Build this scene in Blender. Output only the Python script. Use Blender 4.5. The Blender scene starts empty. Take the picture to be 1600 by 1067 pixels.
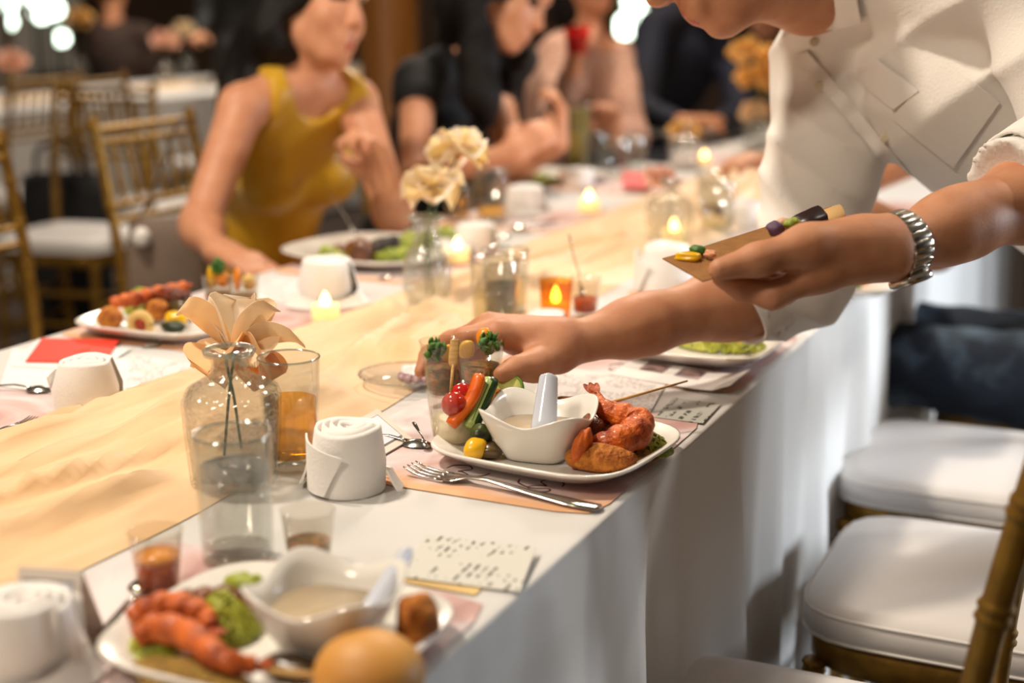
import bpy, bmesh, math, random
import numpy as np
from mathutils import Vector, Matrix
random.seed(7); RNG = np.random.RandomState(3)
SC = bpy.context.scene; COL = SC.collection
PI = math.pi
# ------------------------------------------------------------------ camera
CAMH = 1.21; FPX = 2222.0
Rm = np.array([[0.90776, 0.0979356, -0.4078966], [0.419489, -0.2119294, 0.8826749], [0.0, -0.9723655, -0.233464]])
cam = bpy.data.cameras.new('camera'); cam.lens = 50.0; cam.sensor_width = 36.0
camo = bpy.data.objects.new('camera', cam); COL.objects.link(camo)
r_, u_, b_ = Rm[:, 0], -Rm[:, 1], -Rm[:, 2]
camo.matrix_world = Matrix(((r_[0], u_[0], b_[0], 0), (r_[1], u_[1], b_[1], 0), (r_[2], u_[2], b_[2], CAMH), (0, 0, 0, 1)))
cam.dof.use_dof = True; cam.dof.focus_distance = 1.47; cam.dof.aperture_fstop = 2.5; cam.clip_start = 0.05
SC.camera = camo
SC.view_settings.view_transform = 'Standard'; SC.view_settings.look = 'None'
SC.view_settings.exposure = 0.06; SC.view_settings.gamma = 1.0; SC.view_settings.use_curve_mapping = False
# world: dim warm ambience of the hall
W = bpy.data.worlds.new('hall_ambience'); SC.world = W; W.use_nodes = True
W.node_tree.nodes['Background'].inputs[0].default_value = (1.0, 0.80, 0.60, 1); W.node_tree.nodes['Background'].inputs[1].default_value = 0.13
def lamp(name, kind, loc, target, power, col, size=0.3, spot=60, blend=.3):
    l = bpy.data.lights.new(name, kind); l.energy = power; l.color = col
    if kind == 'AREA': l.shape = 'DISK'; l.size = size
    else: l.shadow_soft_size = size
    if kind == 'SPOT': l.spot_size = math.radians(spot); l.spot_blend = blend
    o = bpy.data.objects.new(name, l); COL.objects.link(o); o.location = loc
    o.rotation_euler = (Vector(target) - Vector(loc)).to_track_quat('-Z', 'Y').to_euler()
    return o
lamp('ceiling_lamp_warm', 'AREA', (-1.72, 1.1, 3.1), (-.8, 1.6, .75), 60, (1, .86, .70), .22)
lamp('fill_light_warm_near', 'AREA', (-1.3, -.9, 3.0), (-.8, 1.4, .8), 36, (1, .85, .68), .5)  # added warm fill from behind the camera, brightens the shirt front
lamp('ceiling_lamp_warm_far', 'AREA', (-1.6, 4.4, 3.1), (-1.3, 3.6, .75), 66, (1, .85, .68), .5)
lamp('ceiling_lamp_back_table', 'AREA', (-4.6, 6.2, 3.1), (-4.6, 6.2, .75), 90, (1, .88, .74), .8)
lamp('ceiling_spot_chairs', 'SPOT', (.75, 2.6, 3.1), (-.15, 2.1, .45), 60, (1, .92, .82), .05, 50, .4)
sw = lamp('side_light_cool', 'AREA', (2.5, 4.1, 1.25), (-.44, 2.4, .35), 34, (.84, .92, 1), 1.0); sw.data.spread = math.radians(70)  # cool area light added low for the hanging cloth; no window stands here
# ------------------------------------------------------------------ helpers
def P(px, py, z=.75):
    r = Rm @ np.array([px - 800, py - 533.5, FPX]); t = (z - CAMH) / r[2]
    return np.array([r[0] * t, r[1] * t, z])
def PD(px, py, D):
    return Rm @ np.array([(px - 800) / FPX * D, (py - 533.5) / FPX * D, D]) + np.array([0, 0, CAMH])
def lin(c):
    return tuple(((x / 255) / 12.92 if x / 255 <= .04045 else ((x / 255 + .055) / 1.055) ** 2.4) for x in c)
MC = {}
def M(name, col=(200, 200, 200), rough=.5, metal=0, col2=None, scale=20, detail=3, bump=0, bscale=80, sss=0, trans=0, ior=1.45, emit=0, ecol=None, coat=0, sheen=0, stretch=None, ramp=(.35, .65), spec=None):
    if name in MC: return MC[name]
    m = bpy.data.materials.new(name); m.use_nodes = True; MC[name] = m
    nt = m.node_tree; b = nt.nodes['Principled BSDF']; L = nt.links
    b.inputs['Base Color'].default_value = (*lin(col), 1); b.inputs['Roughness'].default_value = rough; b.inputs['Metallic'].default_value = metal
    b.inputs['IOR'].default_value = ior
    if spec is not None: b.inputs['Specular IOR Level'].default_value = spec
    if sss: b.inputs['Subsurface Weight'].default_value = sss; b.inputs['Subsurface Radius'].default_value = (.012, .005, .003); b.inputs['Subsurface Scale'].default_value = 1
    if trans: b.inputs['Transmission Weight'].default_value = trans
    if coat: b.inputs['Coat Weight'].default_value = coat; b.inputs['Coat Roughness'].default_value = .15
    if sheen: b.inputs['Sheen Weight'].default_value = sheen
    if emit: b.inputs['Emission Color'].default_value = (*lin(ecol or col), 1); b.inputs['Emission Strength'].default_value = emit
    if col2 is not None or bump:
        tc = nt.nodes.new('ShaderNodeTexCoord'); mp = nt.nodes.new('ShaderNodeMapping'); L.new(tc.outputs['Object'], mp.inputs[0])
        if stretch: mp.inputs['Scale'].default_value = stretch
    if col2 is not None:
        n = nt.nodes.new('ShaderNodeTexNoise'); n.inputs['Scale'].default_value = scale; n.inputs['Detail'].default_value = detail; L.new(mp.outputs[0], n.inputs[0])
        r = nt.nodes.new('ShaderNodeValToRGB'); r.color_ramp.elements[0].position = ramp[0]; r.color_ramp.elements[1].position = ramp[1]
        r.color_ramp.elements[0].color = (*lin(col), 1); r.color_ramp.elements[1].color = (*lin(col2), 1)
        L.new(n.outputs['Fac'], r.inputs[0]); L.new(r.outputs[0], b.inputs['Base Color'])
    if bump:
        n2 = nt.nodes.new('ShaderNodeTexNoise'); n2.inputs['Scale'].default_value = bscale; n2.inputs['Detail'].default_value = 4; L.new(mp.outputs[0], n2.inputs[0])
        bp = nt.nodes.new('ShaderNodeBump'); bp.inputs['Strength'].default_value = bump; bp.inputs['Distance'].default_value = .01; L.new(n2.outputs['Fac'], bp.inputs['Height']); L.new(bp.outputs[0], b.inputs['Normal'])
    return m
def thin_glass(name, tint=(250, 250, 248), refl=.9, milk=0, milkc=(235, 232, 222), crackle=0, base=.035):
    """clear thin wall: transparent with Fresnel gloss"""
    if name in MC: return MC[name]
    m = bpy.data.materials.new(name); m.use_nodes = True; MC[name] = m; nt = m.node_tree; nt.nodes.clear(); L = nt.links
    o = nt.nodes.new('ShaderNodeOutputMaterial'); mx = nt.nodes.new('ShaderNodeMixShader'); t = nt.nodes.new('ShaderNodeBsdfTransparent'); g = nt.nodes.new('ShaderNodeBsdfGlossy')
    lw = nt.nodes.new('ShaderNodeLayerWeight'); lw.inputs[0].default_value = .5
    pw = nt.nodes.new('ShaderNodeMath'); pw.operation = 'POWER'; pw.inputs[1].default_value = 4.0; L.new(lw.outputs['Facing'], pw.inputs[0])
    mu = nt.nodes.new('ShaderNodeMath'); mu.operation = 'MULTIPLY_ADD'; mu.inputs[1].default_value = refl * .55; mu.inputs[2].default_value = base
    t.inputs[0].default_value = (*lin(tint), 1); g.inputs[0].default_value = (.9, .9, .88, 1); g.inputs['Roughness'].default_value = .06
    L.new(pw.outputs[0], mu.inputs[0]); L.new(mu.outputs[0], mx.inputs[0]); L.new(t.outputs[0], mx.inputs[1]); L.new(g.outputs[0], mx.inputs[2]); out = mx.outputs[0]
    if milk:
        df = nt.nodes.new('ShaderNodeBsdfDiffuse'); df.inputs[0].default_value = (*lin(milkc), 1); m2 = nt.nodes.new('ShaderNodeMixShader'); m2.inputs[0].default_value = milk; L.new(out, m2.inputs[1]); L.new(df.outputs[0], m2.inputs[2]); out = m2.outputs[0]
    if crackle:
        tc = nt.nodes.new('ShaderNodeTexCoord'); vo = nt.nodes.new('ShaderNodeTexVoronoi'); vo.feature = 'DISTANCE_TO_EDGE'; vo.inputs['Scale'].default_value = crackle; L.new(tc.outputs['Object'], vo.inputs[0]); bp = nt.nodes.new('ShaderNodeBump'); bp.inputs['Strength'].default_value = .9; bp.inputs['Distance'].default_value = .004
        L.new(vo.outputs['Distance'], bp.inputs['Height']); L.new(bp.outputs[0], g.inputs['Normal']); L.new(bp.outputs[0], lw.inputs['Normal'])
    L.new(out, o.inputs[0])
    return m
def petal_mat(name, c1, c2):
    m = M(name, c1, .7, col2=c2, scale=12); nt = m.node_tree; L = nt.links; b = nt.nodes['Principled BSDF']; o = nt.nodes['Material Output']; t = nt.nodes.new('ShaderNodeBsdfTranslucent'); mx = nt.nodes.new('ShaderNodeMixShader'); mx.inputs[0].default_value = .42
    src = b.inputs['Base Color'].links[0].from_socket; L.new(src, t.inputs[0]); L.new(b.outputs[0], mx.inputs[1]); L.new(t.outputs[0], mx.inputs[2]); L.new(mx.outputs[0], o.inputs[0]); return m
def newmesh(name, V, F, smooth=True):
    me = bpy.data.meshes.new(name); me.from_pydata([tuple(map(float, v)) for v in V], [], [tuple(map(int, q)) for q in F]); me.update()
    if smooth: me.polygons.foreach_set('use_smooth', [True] * len(me.polygons))
    return me
def obj(name, me, mat, parent=None, loc=None, rot=None):
    if isinstance(me, tuple): me = newmesh(name, *me)
    o = bpy.data.objects.new(name, me); COL.objects.link(o)
    if mat is not None and len(me.materials) == 0:
        for mm in (mat if isinstance(mat, list) else [mat]): me.materials.append(mm)
    if parent is not None: o.parent = parent
    if loc is not None: o.location = tuple(map(float, loc))
    if rot is not None: o.rotation_euler = rot
    return o
def tag(o, label=None, cat=None, group=None, kind=None):
    if label: o['label'] = label
    if cat: o['category'] = cat
    if group: o['group'] = group
    if kind: o['kind'] = kind
    return o
def thing(name, label, cat, loc=(0, 0, 0), rz=0, group=None):
    o = bpy.data.objects.new(name, None); COL.objects.link(o); o.empty_display_size = .05
    o.location = tuple(map(float, loc)); o.rotation_euler = (0, 0, rz)
    return tag(o, label, cat, group)
def copy_tree(o, parent=None):
    c = o.copy(); COL.objects.link(c)
    if parent is not None: c.parent = parent
    for ch in list(o.children): copy_tree(ch, c)
    return c
def struct(name, me, mat): return tag(obj(name, me, mat), kind='structure')
# ---- shapes: every function returns (V, F, smooth)
def join(*parts):
    V, F = [], []
    for p in parts:
        n = len(V); V += [tuple(v) for v in p[0]]; F += [tuple(i + n for i in q) for q in p[1]]
    return V, F, (parts[0][2] if len(parts[0]) > 2 else True)
def xf(sh, loc=(0, 0, 0), rot=(0, 0, 0), s=1.0):
    from mathutils import Euler
    m = np.array(Euler(rot).to_matrix()); sv = np.array(s if hasattr(s, '__len__') else (s, s, s))
    V = (np.array(sh[0]) * sv) @ m.T + np.array(loc)
    return V.tolist(), sh[1], (sh[2] if len(sh) > 2 else True)
def box(x0, x1, y0, y1, z0, z1):
    V = [(x, y, z) for z in (z0, z1) for y in (y0, y1) for x in (x0, x1)]
    return V, [(0, 2, 3, 1), (4, 5, 7, 6), (0, 1, 5, 4), (2, 6, 7, 3), (0, 4, 6, 2), (1, 3, 7, 5)], False
def lathe(prof, seg=32, n=2.0, closed=False):
    """prof [(r,z)]; n superellipse exponent of the cross-section"""
    V, F = [], []
    for r, z in prof:
        for k in range(seg):
            a = 2 * PI * k / seg; c, s = math.cos(a), math.sin(a)
            q = (abs(c) ** n + abs(s) ** n) ** (-1.0 / n)
            V.append((r * c * q, r * s * q, z))
    m = len(prof)
    for i in range(m - 1):
        for k in range(seg): F.append((i * seg + k, i * seg + (k + 1) % seg, (i + 1) * seg + (k + 1) % seg, (i + 1) * seg + k))
    if closed:
        for k in range(seg): F.append(((m - 1) * seg + k, (m - 1) * seg + (k + 1) % seg, (k + 1) % seg, k))
    else:
        if prof[0][0] > 1e-5: F.append(tuple(range(seg))[::-1])
        if prof[-1][0] > 1e-5: F.append(tuple((m - 1) * seg + k for k in range(seg)))
    return V, F, True
def loft(rings, closed=False):
    """list of equal-length rings of points"""
    seg = len(rings[0]); V = [tuple(p) for r in rings for p in r]; F = []; m = len(rings)
    for i in range(m - 1 + (1 if closed else 0)):
        j = (i + 1) % m
        for k in range(seg): F.append((i * seg + k, i * seg + (k + 1) % seg, j * seg + (k + 1) % seg, j * seg + k))
    if not closed: F += [tuple(range(seg))[::-1], tuple((m - 1) * seg + k for k in range(seg))]
    return V, F, True
def sring(rx, ry, z, n=4, seg=48, wave=None):
    o = []
    for k in range(seg):
        a = 2 * PI * k / seg; c, s = math.cos(a), math.sin(a); q = (abs(c) ** n + abs(s) ** n) ** (-1.0 / n)
        o.append((rx * c * q, ry * s * q, z + (wave(a) if wave else 0)))
    return o
def tube(pts, rad, seg=8, cap=True, flat=1.0):
    pts = np.array(pts, float); n = len(pts); rad = np.array(rad if hasattr(rad, '__len__') else [rad] * n, float)
    T = np.gradient(pts, axis=0); T /= np.linalg.norm(T, axis=1)[:, None] + 1e-12
    up = np.array([0, 0, 1.0]) if abs(T[0][2]) < .9 else np.array([1.0, 0, 0])
    V, F = [], []
    N = np.cross(T[0], up); N /= np.linalg.norm(N)
    for i in range(n):
        N = N - T[i] * N.dot(T[i]); N /= np.linalg.norm(N) + 1e-12; B = np.cross(T[i], N)
        for k in range(seg):
            a = 2 * PI * k / seg; V.append(pts[i] + rad[i] * (N * math.cos(a) + B * math.sin(a) * flat))
    for i in range(n - 1):
        for k in range(seg): F.append((i * seg + k, i * seg + (k + 1) % seg, (i + 1) * seg + (k + 1) % seg, (i + 1) * seg + k))
    if cap: F += [tuple(range(seg))[::-1], tuple((n - 1) * seg + k for k in range(seg))]
    return V, F, True
def spline(pts, n=24):
    pts = np.array(pts, float); m = len(pts); out = []
    p = np.vstack([2 * pts[0] - pts[1], pts, 2 * pts[-1] - pts[-2]])
    for t in np.linspace(0, m - 1 - 1e-9, n):
        i = int(t); u = t - i; a, b, c, d = p[i], p[i + 1], p[i + 2], p[i + 3]
        out.append(.5 * ((2 * b) + (-a + c) * u + (2 * a - 5 * b + 4 * c - d) * u * u + (-a + 3 * b - 3 * c + d) * u ** 3))
    return np.array(out)
def grid(fn, nu, nv, thick=None):
    """fn(u,v)->point, u,v in 0..1; thick gives it a back face"""
    A = np.array([[fn(i / (nu - 1), j / (nv - 1)) for j in range(nv)] for i in range(nu)], float)
    idx = lambda i, j: i * nv + j
    F = [(idx(i, j), idx(i + 1, j), idx(i + 1, j + 1), idx(i, j + 1)) for i in range(nu - 1) for j in range(nv - 1)]
    V = A.reshape(-1, 3)
    if thick:
        du = np.gradient(A, axis=0); dv = np.gradient(A, axis=1); N = np.cross(du, dv); N /= np.linalg.norm(N, axis=2)[:, :, None] + 1e-12
        Bk = (A - N * thick).reshape(-1, 3); n = len(V); V = np.vstack([V, Bk]); F = F + [tuple(i + n for i in q[::-1]) for q in F]
        ed = [idx(i, 0) for i in range(nu)] + [idx(nu - 1, j) for j in range(1, nv)] + [idx(i, nv - 1) for i in range(nu - 2, -1, -1)] + [idx(0, j) for j in range(nv - 2, 0, -1)]
        m2 = len(V); ne = len(ed); V = np.vstack([V, V[ed], V[[e + n for e in ed]]])
        F += [(m2 + k, m2 + ne + k, m2 + ne + (k + 1) % ne, m2 + (k + 1) % ne) for k in range(ne)]
    return V.tolist(), F, True
def blobshape(rx, ry, rz, seed=0, amp=.12, fr=3.0, nu=14, nv=20, flatb=None):
    """lumpy ellipsoid"""
    rg = np.random.RandomState(seed); ph = rg.rand(12) * 6.28; k = rg.randn(12, 3) * fr
    V, F = [], []
    for i in range(nu + 1):
        t = PI * i / nu
        for j in range(nv):
            a = 2 * PI * j / nv; d = np.array([math.sin(t) * math.cos(a), math.sin(t) * math.sin(a), math.cos(t)])
            q = 1 + amp * np.mean(np.sin(k @ d + ph)) * 2; p = d * q * np.array([rx, ry, rz])
            if flatb is not None and p[2] < -flatb: p[2] = -flatb
            V.append(p)
    for i in range(nu):
        for j in range(nv): F.append((i * nv + j, i * nv + nv * 1 + j, i * nv + nv + (j + 1) % nv, i * nv + (j + 1) % nv))
    return V, F, True
_HN = {}
def hnoise(x, y, seed=0, oct=3):
    if (seed, oct) not in _HN:
        rg = np.random.RandomState(seed); _HN[(seed, oct)] = [(.5 ** o / 3, *(rg.randn(2) * 2 ** o), rg.rand() * 6.28) for o in range(oct) for q in range(3)]
    return sum(a * math.sin(k0 * x + k1 * y + p) for a, k0, k1, p in _HN[(seed, oct)])
# ------------------------------------------------------------------ signed-distance bodies
def nrm(v): v = np.array(v, float); return v / (np.linalg.norm(v) + 1e-12)
def frame(F, U):
    """columns: forward, side(left), up"""
    F = nrm(F); U = np.array(U, float); S = nrm(np.cross(U, F)); U = np.cross(F, S); return np.stack([F, S, U], 1)
VOXS = 1.0
class SDF:
    def __init__(s, k=.015): s.p = []; s.k = k; s.noise = None
    def cap(s, a, b, ra, rb, m=0, g=0, op='+', k=None): s.p.append(('c', np.array(a, float), np.array(b, float), ra, rb, m, g, op, k)); return s
    def ell(s, c, r, rot=None, m=0, g=0, op='+', k=None): s.p.append(('e', np.array(c, float), np.array(r, float), (np.eye(3) if rot is None else rot), 0, m, g, op, k)); return s
    def plane(s, pt, n, k=.004): s.p.append(('h', np.array(pt, float), nrm(n), 0, 0, 0, 0, '-', k)); return s      # removes the side n points to
    def d1(s, q, X):
        if q[0] == 'c':
            pa = X - q[1]; ba = q[2] - q[1]; h = np.clip((pa @ ba) / (ba @ ba + 1e-12), 0, 1)
            v = pa - h[:, None] * ba; return np.sqrt(np.einsum('ij,ij->i', v, v)) - (q[3] + (q[4] - q[3]) * h)
        if q[0] == 'e':
            l = ((X - q[1]) @ q[3]) / q[2]; k0 = np.sqrt(np.einsum('ij,ij->i', l, l)); l = l / q[2]; k1 = np.sqrt(np.einsum('ij,ij->i', l, l)) + 1e-9
            return np.where(k0 < .05, -q[2].min(), k0 * (k0 - 1) / k1)
        return -((X - q[1]) @ q[2])
    @staticmethod
    def smin(a, b, k):
        h = np.maximum(k - np.abs(a - b), 0) / k; return np.minimum(a, b) - h * h * k * .25
    def ev(s, X, pr):
        base = None; groups = {}; subs = []; D = None
        for q in pr:
            if q[7] == '-': subs.append(q); continue
            d = s.d1(q, X); k = q[8] or s.k
            if q[6] == 0: base = d if base is None else s.smin(base, d, k)
            else: groups[q[6]] = d if q[6] not in groups else s.smin(groups[q[6]], d, k * .6)
        res = base
        for g, d in groups.items():
            v = d if base is None else s.smin(base, d, s.k); res = v if res is None else np.minimum(res, v)
        if res is None: res = np.full(len(X), 1.0)
        if s.noise is not None: res = res + s.noise(X)
        for q in subs:
            d = -s.d1(q, X); k = q[8] or s.k; res = -s.smin(-res, -d, k)
        return res
    def mesh(s, vox, origin, mats=None, smooth=1):
        vox = vox * VOXS
        lo = np.full(3, 1e9); hi = -lo
        for q in s.p:
            if q[7] == '-': continue
            if q[0] == 'c':
                for c, r in ((q[1], q[3]), (q[2], q[4])): lo = np.minimum(lo, c - r); hi = np.maximum(hi, c + r)
            else: r = q[2].max(); lo = np.minimum(lo, q[1] - r); hi = np.maximum(hi, q[1] + r)
        lo = lo - 4 * vox - .01; hi = hi + 4 * vox + .01; n = 12; nb = np.ceil((hi - lo) / (n * vox)).astype(int)
        BI = np.stack(np.meshgrid(*[np.arange(x) for x in nb], indexing='ij'), -1).reshape(-1, 3)
        C = lo + (BI + .5) * n * vox; half = n * vox * .87
        PDs = np.stack([s.d1(q, C) for q in s.p], 1); add = np.array([q[7] == '+' for q in s.p])
        mn = PDs[:, add].min(1); slack = s.k + .012 + (0 if s.noise is None else .02)
        act = np.where(mn < half * 1.15 + slack)[0]
        cd = s.ev(C[act], s.p); act = act[np.abs(cd) < half * 1.3 + .012]
        N3 = nb * n + 2; NODE = np.stack(np.meshgrid(*[np.arange(n + 1)] * 3, indexing='ij'), -1).reshape(-1, 3)
        ids_all, pos_all, quads = [], [], []
        gid = lambda c: ((c[..., 0] + 1) * (N3[1] + 2) + (c[..., 1] + 1)) * (N3[2] + 2) + (c[..., 2] + 1)
        corners = np.array([(i, j, k) for i in (0, 1) for j in (0, 1) for k in (0, 1)])
        edges = [(a, b) for a in range(8) for b in range(a + 1, 8) if abs(corners[a] - corners[b]).sum() == 1]
        for bi in act:
            base = BI[bi] * n; X = lo + (base + NODE) * vox
            pr = [s.p[i] for i in np.where(PDs[bi] < max(mn[bi], -half) + 2 * half + s.k + .004)[0]]
            d = s.ev(X, pr)
            if d.min() > 0 or d.max() < 0: continue
            d = d.reshape(n + 1, n + 1, n + 1); sg = d < 0
            c8 = np.stack([d[i:i + n, j:j + n, k:k + n] for i, j, k in corners], -1); s8 = c8 < 0; cnt = s8.sum(-1)
            w = np.argwhere((cnt > 0) & (cnt < 8))
            if len(w):
                v8 = c8[w[:, 0], w[:, 1], w[:, 2]]; acc = np.zeros((len(w), 3)); num = np.zeros(len(w))
                for a, b in edges:
                    cr = (v8[:, a] < 0) != (v8[:, b] < 0); t = np.where(cr, v8[:, a] / (v8[:, a] - v8[:, b] + 1e-15), 0)
                    acc += np.where(cr[:, None], corners[a] + t[:, None] * (corners[b] - corners[a]), 0); num += cr
                ids_all.append(gid(base + w)); pos_all.append(lo + (base + w + acc / num[:, None]) * vox)
            for ax in range(3):
                sl0 = [slice(0, n)] * 3; sl1 = [slice(0, n)] * 3; sl1[ax] = slice(1, n + 1)
                a = sg[tuple(sl0)]; b = sg[tuple(sl1)]; w = np.argwhere(a != b)
                if not len(w): continue
                o1 = np.zeros(3, int); o2 = np.zeros(3, int); o1[(ax + 1) % 3] = 1; o2[(ax + 2) % 3] = 1; g0 = base + w
                q = np.stack([gid(g0 - o1 - o2), gid(g0 - o2), gid(g0), gid(g0 - o1)], 1)
                fl = a[w[:, 0], w[:, 1], w[:, 2]]; q[~fl] = q[~fl][:, ::-1]; quads.append(q)
        ids = np.concatenate(ids_all); pos = np.concatenate(pos_all); ids, ui = np.unique(ids, return_index=True); pos = pos[ui]
        Q = np.concatenate(quads); ix = np.searchsorted(ids, Q); ix = np.minimum(ix, len(ids) - 1); ok = (ids[ix] == Q).all(1); ix = ix[ok]
        for _ in range(smooth):
            acc = np.zeros_like(pos); cn = np.zeros(len(pos))
            for a in range(4):
                for b in (1, 3):
                    np.add.at(acc, ix[:, a], pos[ix[:, (a + b) % 4]]); np.add.at(cn, ix[:, a], 1)
            pos = pos * .5 + .5 * acc / np.maximum(cn, 1)[:, None]
        me = bpy.data.meshes.new('body'); org = np.array(origin, float)
        me.vertices.add(len(pos)); me.vertices.foreach_set('co', (pos - org).astype(np.float32).ravel())
        me.loops.add(len(ix) * 4); me.loops.foreach_set('vertex_index', ix.astype(np.int32).ravel())
        me.polygons.add(len(ix)); me.polygons.foreach_set('loop_start', np.arange(0, len(ix) * 4, 4, dtype=np.int32)); me.polygons.foreach_set('loop_total', np.full(len(ix), 4, np.int32))
        me.polygons.foreach_set('use_smooth', np.ones(len(ix), bool))
        if mats and len(mats) > 1:
            fc = pos[ix].mean(1); best = np.full(len(fc), 1e9); mi = np.zeros(len(fc), np.int32)
            for q in s.p:
                if q[7] == '-': continue
                d = s.d1(q, fc) - (.0015 if q[5] else 0); u = d < best; best[u] = d[u]; mi[u] = q[5]
            me.polygons.foreach_set('material_index', mi)
        me.update(calc_edges=True)
        for m_ in (mats or []): me.materials.append(m_)
        return me
# ================================================================== setting
Z0 = .75
m_floor = M('dark_brown_floor', (44, 34, 29), .45, col2=(64, 50, 42), scale=3, stretch=(1, 6, 1), bump=.15, bscale=30)
struct('floor', box(-18, 6, -3, 20, -.05, 0), m_floor)
m_wall = M('brown_plaster', (74, 56, 44), .8, col2=(96, 74, 58), scale=1.2, bump=.1)
# back wall stands behind a row of tall windows onto a lit garden
def wall_with_windows():
    parts = []; xs = [-14]
    for (a, b) in WIN: parts.append(box(xs[-1], a, 11.6, 11.9, 0, 3.4)); parts.append(box(a, b, 11.6, 11.9, 0, .3)); parts.append(box(a, b, 11.6, 11.9, 2.6, 3.4)); xs.append(b)
    parts.append(box(xs[-1], 6, 11.6, 11.9, 0, 3.4)); return join(*parts)
WIN = [(-12.4, -10.1), (-5.0, -3.9)]
struct('wall_back', wall_with_windows(), m_wall)
struct('wall_left', box(-14.3, -14, -3, 11.9, 0, 3.4), m_wall)
struct('wall_right', box(6, 6.3, -3, 11.9, 0, 3.4), m_wall)
m_wood = M('honey_brown_wood', (112, 68, 22), .4, col2=(146, 92, 34), scale=6, stretch=(9, 9, .6), bump=.1)
for i, (a, b) in enumerate(WIN):
    w = tag(obj('window_%d' % (i + 1), box(a, b, 11.72, 11.735, .3, 2.6), thin_glass('window_pane_glass')), kind='structure')
    for q in (a, (a + b) / 2 - .03, b - .06): obj('window_frame', box(q, q + .06, 11.62, 11.7, .3, 2.6), m_wood, w)
    for q in (.3, 1.62, 2.54): obj('window_bar', box(a + .06, b - .06, 11.63, 11.69, q, q + .05), m_wood, w)
# honey wood column standing behind the two seated women
c = P(607, 60, 0.9)
col_ = PD(608, 50, 6.2); col_[2] = 0
def fluted(r, h):
    prof = [(r * 1.35, 0), (r * 1.35, .12), (r * 1.12, .16), (r, .2), (r, h - .2), (r * 1.12, h - .15), (r * 1.3, h - .1), (r * 1.3, h)]
    V, F, s = lathe(prof, 48)
    V = [(x * (1 - .05 * (.5 + .5 * math.cos(16 * math.atan2(y, x)))), y * (1 - .05 * (.5 + .5 * math.cos(16 * math.atan2(y, x)))), z) for x, y, z in V]; return V, F, s
tag(obj('trim_1', fluted(.13, 3.3), m_wood, None, col_), kind='structure')
# ================================================================== tables and cloths
m_cloth = M('white_tablecloth_linen', (206, 204, 201), .85, bump=.05, bscale=400, sheen=.2)
def cloth_table(x0, x1, y0, y1, zt, seed, ny=260):
    rg = np.random.RandomState(seed); ph = rg.rand(8) * 6.28; H = zt - .012
    def fold(y):
        t = y * 6.28; v = .5 * math.sin(t * 5.2 + ph[0] + 1.3 * math.sin(t * 1.1 + ph[1])) + .3 * math.sin(t * 9.1 + ph[2]) + .45 * math.sin(t * 2.3 + ph[3])
        return v
    prof = []  # (side, across, down)
    dn = [H, H * .9, H * .75, H * .6, H * .45, H * .3, H * .2, H * .12, H * .06, H * .03, .012, .006, .002]
    ys = np.linspace(y0, y1, ny); rings = []
    for y in ys:
        f = fold(y); f2 = fold(y + 3.7); r = []
        e = 0
        for d in dn: r.append((x0 - .004 - (.012 * d + .034 * (d / H) ** .7 * max(f2, -.8) if d > .02 else 0), y, zt - d))
        r.append((x0, y, zt - .0005)); r.append((x0 + .008, y, zt))
        for q in np.linspace(.03, .97, 12): r.append((x0 + (x1 - x0) * q, y, zt))
        r.append((x1 - .008, y, zt)); r.append((x1, y, zt - .0005))
        for d in dn[::-1]: r.append((x1 + .004 + (.015 * d + .036 * (d / H) ** .7 * max(f, -.9) if d > .02 else 0), y, zt - d))
        rings.append(r)
    V = [p for r in rings for p in r]; n = len(rings[0]); F = []
    for i in range(ny - 1):
        for k in range(n - 1): F.append((i * n + k, i * n + k + 1, (i + 1) * n + k + 1, (i + 1) * n + k))
    F = [q[::-1] for q in F]
    # end drops
    for i, fl in ((0, 0), (ny - 1, 1)):
        q = [i * n + k for k in range(n)]; F.append(tuple(q if fl else q[::-1]))
    return V, F, True
XL, XR = -1.41, -.441; YA, YB = -.35, 5.3
tab = thing('banquet_table', 'long banquet table hidden under the white cloth', 'table', ((XL + XR) / 2, 2.4, 0))
obj('tabletop', box(-.47, .47, -2.7, 2.85, .715, .745), m_wood, tab)
for sx in (-1, 1):
    for sy in (-2.5, 0, 2.6): obj('leg', tube([(sx * .42, sy, 0), (sx * .42, sy, .715)], .02), M('grey_steel', (120, 120, 120), .4, 1), tab)
tc = tag(obj('tablecloth', cloth_table(XL, XR, YA, YB, Z0, 4), m_cloth), 'long white tablecloth hanging in folds to the floor under the laid table', 'tablecloth')
BX0, BX1 = -5.5, -4.45
tag(obj('tablecloth', cloth_table(BX0, BX1, 3.0, 9.2, Z0, 9, 120), m_cloth), 'white tablecloth on the far table behind the empty gold chairs', 'tablecloth')
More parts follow.
